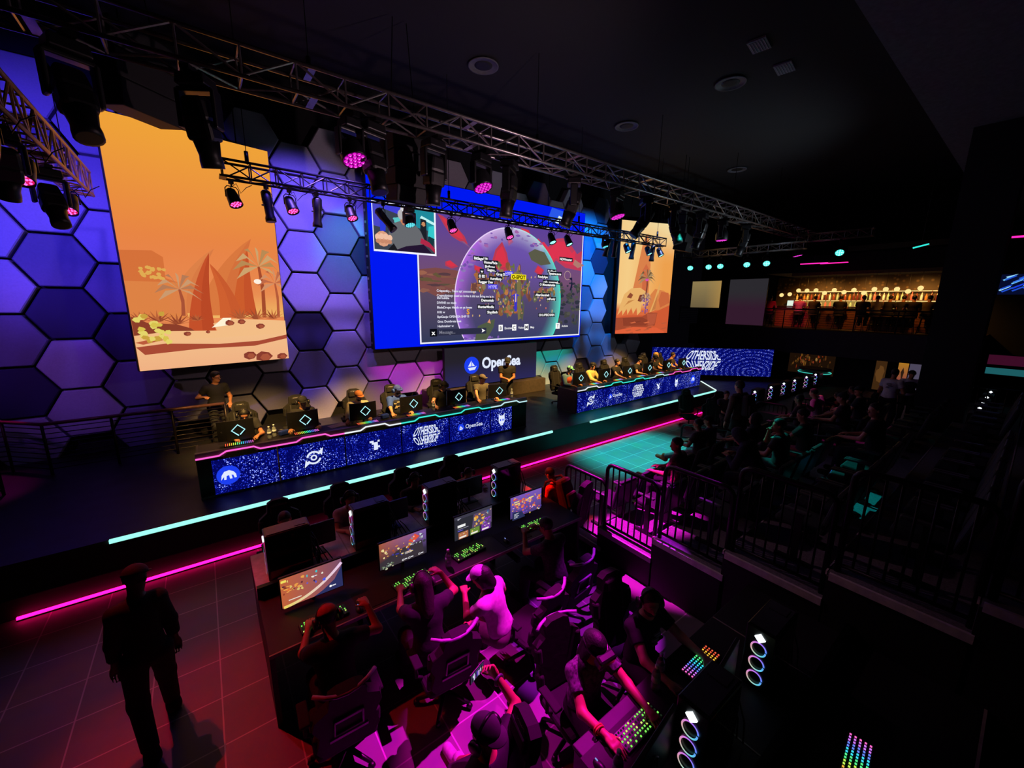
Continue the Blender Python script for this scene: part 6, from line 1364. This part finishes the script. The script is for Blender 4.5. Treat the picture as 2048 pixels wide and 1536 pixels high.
# lit panels, mural, doors and posters at the back right
def panel(name, label, cat, loc, rz, W_, H_, draw, d=.04, sm_=None):
    t = thing(name, label, cat, loc, rz); q = MB(); q.box((W_ / 2, d / 2 + .004, H_ / 2), (W_ + .03, d, H_ + .03)); q.build('frame', steel_black, t); p = Pic(); draw(p, W_, H_); p.build('face', sm_ or sm, t); return t
RX = -PI / 2
dim = screen_mat('screen_picture_dim', 1.0)
panel('projection_screen', 'cream glowing square panel high on the wall right of the right desert screen', 'panel', (21.3, 11.9, 3.40), RX, 1.55, 1.36, lambda p, W_, H_: p.grid(0, 0, W_, H_, 4, 4, lambda x, z: mixc(mixc('#6a5c40', '#8f7c50', z / H_), '#b08a48', (x / W_ - .55) * 1.4)))
panel('projection_screen', 'dim grey and purple panel left of the bar', 'panel', (21.35, 9.95, 2.6), RX, 1.75, 2.2, lambda p, W_, H_: p.grid(0, 0, W_, H_, 3, 8, lambda x, z: mixc('#321a2c', '#2b292e', (z - .9) * 1.6)))
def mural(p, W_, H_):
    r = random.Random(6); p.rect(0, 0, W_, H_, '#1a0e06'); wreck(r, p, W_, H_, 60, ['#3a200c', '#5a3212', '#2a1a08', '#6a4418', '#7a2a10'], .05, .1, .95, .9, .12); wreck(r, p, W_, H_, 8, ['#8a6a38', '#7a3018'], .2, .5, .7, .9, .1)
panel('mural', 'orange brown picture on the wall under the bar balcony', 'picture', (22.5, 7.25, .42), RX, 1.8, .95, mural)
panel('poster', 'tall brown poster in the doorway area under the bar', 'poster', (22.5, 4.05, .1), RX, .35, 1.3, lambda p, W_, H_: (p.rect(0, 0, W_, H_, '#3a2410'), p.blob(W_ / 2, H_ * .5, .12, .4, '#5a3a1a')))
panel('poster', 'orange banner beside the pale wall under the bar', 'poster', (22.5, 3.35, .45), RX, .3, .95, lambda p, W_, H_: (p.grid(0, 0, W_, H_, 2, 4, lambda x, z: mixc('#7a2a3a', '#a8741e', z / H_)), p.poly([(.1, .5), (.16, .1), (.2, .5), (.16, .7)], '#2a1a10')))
panel('lightbox', 'pale lilac wall panel behind the person in the dark hat', 'panel', (22.5, 3.02, .3), RX, .55, 1.1, lambda p, W_, H_: p.rect(0, 0, W_, H_, '#4a4458'))  # stretch of pale wall that emits its own flat colour
def tvp(p, W_, H_):
    r = random.Random(3); p.rect(0, 0, W_, H_, '#060c2c')
    for i in range(40): x = r.uniform(0, W_ * .8); z = H_ * (.15 + .75 * r.random()); p.poly([(x, z), (min(x + .2, W_), min(z + .12, H_)), (min(x + .22, W_), min(z + .09, H_)), (x + .03, max(z - .03, 0))], r.choice(('#1a3ae0', '#3a7af0', '#6ac0f8', '#2050d0', '#a0e0ff')))
panel('television', 'bright blue television at the right edge of the picture', 'television', (19.0, 1.02, 3.97), RX, 1.1, .58, tvp)
t = thing('light_bar', 'teal light bar on the upper right wall left of the column', 'light bar', (15.95, 2.42, 5.22), .0); q = MB(); q.box((0, 0, .03), (.1, .34, .05)); q.build('housing', steel_black, t); q = MB(); q.tube((0, 0, .05), (0, 0, 1.75), .01, None, 5); q.build('hanging_rod', steel_black, t); q = MB(); q.box((-.05, 0, .0), (.03, .32, .035), 0, (-.25, 0, 0)); q.build('tube', glow('bar_teal', (.03, .75, .65), 1.2), t)
t = thing('light_bar', 'pink light bar at the right edge above the television', 'light bar', (16.0, .55, 5.28), .0); q = MB(); q.box((0, 0, .04), (.1, .62, .05)); q.build('housing', steel_black, t); q = MB(); q.tube((0, 0, .05), (0, 0, 1.7), .01, None, 5); q.build('hanging_rod', steel_black, t); q = MB(); q.box((-.05, 0, .0), (.04, .6, .04)); q.build('tube', pk, t)
panel('lightbox', 'teal lit strip behind the towers right of the column', 'panel', (19.5, .9, 1.55), RX, 1.2, .2, lambda p, W_, H_: p.rect(0, 0, W_, H_, '#1c5a60'))
panel('lightbox', 'dim magenta panel above the teal strip right of the column', 'panel', (19.5, .9, 1.85), RX, 1.2, .3, lambda p, W_, H_: p.rect(0, 0, W_, H_, '#3a0c24'))
# ---------------------------------------------------------------- light from the stage lamps, unseen lamps and added fills
# hexagon wall
spot((-3.4, 5.0, 5.0), (-1.7, 10.4, 5.1), '#523cff', 2000, 52, .9)
spot((-3.4, 6.0, 4.9), (-2.0, 10.4, 2.7), '#8040c8', 520, 38, .9)
spot((-1.0, 7.6, 6.6), (-1.6, 10.4, 3.9), '#6a4cff', 260, 60, .9)
spot((1.5, 7.4, 6.8), (2.1, 10.4, 4.2), '#6f54ff', 1300, 80, .8)
spot((2.0, 7.4, 6.8), (2.2, 10.4, 1.8), '#a878d8', 700, 50, .9)
spot((3.0, 8.7, 6.0), (2.95, 10.4, 4.9), '#20e8d8', 130, 50, .9)
spot((3.8, 7.8, 5.2), (4.3, 10.4, 2.1), '#f040e8', 1100, 34, .8)
spot((10.3, 7.6, 6.7), (11.3, 10.4, 4.4), '#0f86ff', 2000, 80, .8)
spot((8.4, 7.8, 5.2), (9.3, 10.4, 2.3), '#20e8c0', 1000, 36, .7)
spot((12.0, 7.6, 6.4), (12.8, 10.4, 2.4), '#8aa4ff', 700, 50, .8)
# warm front light for the two desks and the host
for x, tx, p in ((0.25, .6, 3000), (3.3, 3.0, 3400), (6.0, 5.4, 3400), (8.2, 8.6, 3000), (10.4, 10.6, 3000), (12.5, 13.0, 2200)):
    spot((x, 5.7, 5.2), (tx, 8.5, 1.5), '#ffc46a', p, 34, .8)
spot((6.4, 5.7, 5.2), (6.95, 9.4, 1.9), '#ffd090', 800, 13, .6)
# floor and seating, with added fills
spot((4.5, 2.6, 6.9), (1.35, 2.1, 0), '#ff14e0', 5200, 17.5, .3, .04)
spot((2.0, 6.2, 5.5), (1.8, 2.3, .5), '#ff14d0', 1200, 20, .5, .03)
spot((8.6, 2.05, 6.9), (3.0, 2.5, 0), '#d018f0', 5500, 10, .3, .015)
spot((2.0, 6.3, 5.5), (3.95, 4.25, .9), '#ff3018', 2600, 9, .5, .03)  # red spot added to brighten the red orange jacket
spot((-1.2, 5.5, 4.8), (.0, 3.0, 0), '#ff1a24', 1300, 44, .7, .03)
spot((-1.2, 6.5, 4.8), (-.2, 4.6, 0), '#ff5878', 400, 46, .9, .03)
spot((-1.2, 6.0, 4.8), (.4, 4.5, 1.0), '#ff7a50', 250, 30, .9, .03)
spot((8.0, 6.2, 5.5), (8.2, 5.6, 0), '#2ceae0', 3300, 40, .8, .04)
spot((8.0, 6.2, 5.4), (6.8, 1.3, .9), '#18f0e0', 1600, 10, .2, .03)
spot((10.4, 6.2, 5.5), (10.6, 7.4, .72), '#30f0d8', 300, 40, .8)
spot((4.2, 6.3, 5.5), (4.75, 3.1, .4), '#f018d0', 9000, 17, .4, .03)
spot((13.0, 6.3, 5.5), (11.5, 3.0, .8), '#f018a0', 500, 24, .6)
spot((16, 7, 5.0), (9.5, 1.2, 1.6), '#28e0d0', 1500, 26, .8)
spot((2.6, 6.2, 5.5), (4.3, 1.4, .9), '#c890a8', 200, 26, .9)  # added pinkish fill so the tier trims show
spot((5.0, 3.6, 4.6), (4.0, 6.6, 6.4), '#e0b8c4', 340, 130, .9)  # added fill from below for the long truss; no lamp hangs here
spot((14.0, 3.6, 4.6), (13.0, 6.6, 6.4), '#b0c0d0', 340, 130, .9)  # same added fill for the far half of the truss
spot((-2.6, 10.0, 3.0), (-3.3, 9.2, .7), '#ff20d0', 80, 50, .6)
# bar
for y in (7.2, 5.4, 3.6): spot((23.4, y, 4.9), (24.6, y, 3.0), '#ffb050', 260, 120, .8, .1); spot((22.2, y, 4.9), (23.5, y, 3.0), '#ffa040', 90, 70, .8, .1)  # second spot of each pair is added to brighten the counter front
spot((19.4, 6.4, 5.1), (22.7, 7.6, 3.3), '#ff4a8a', 260, 30, .8)
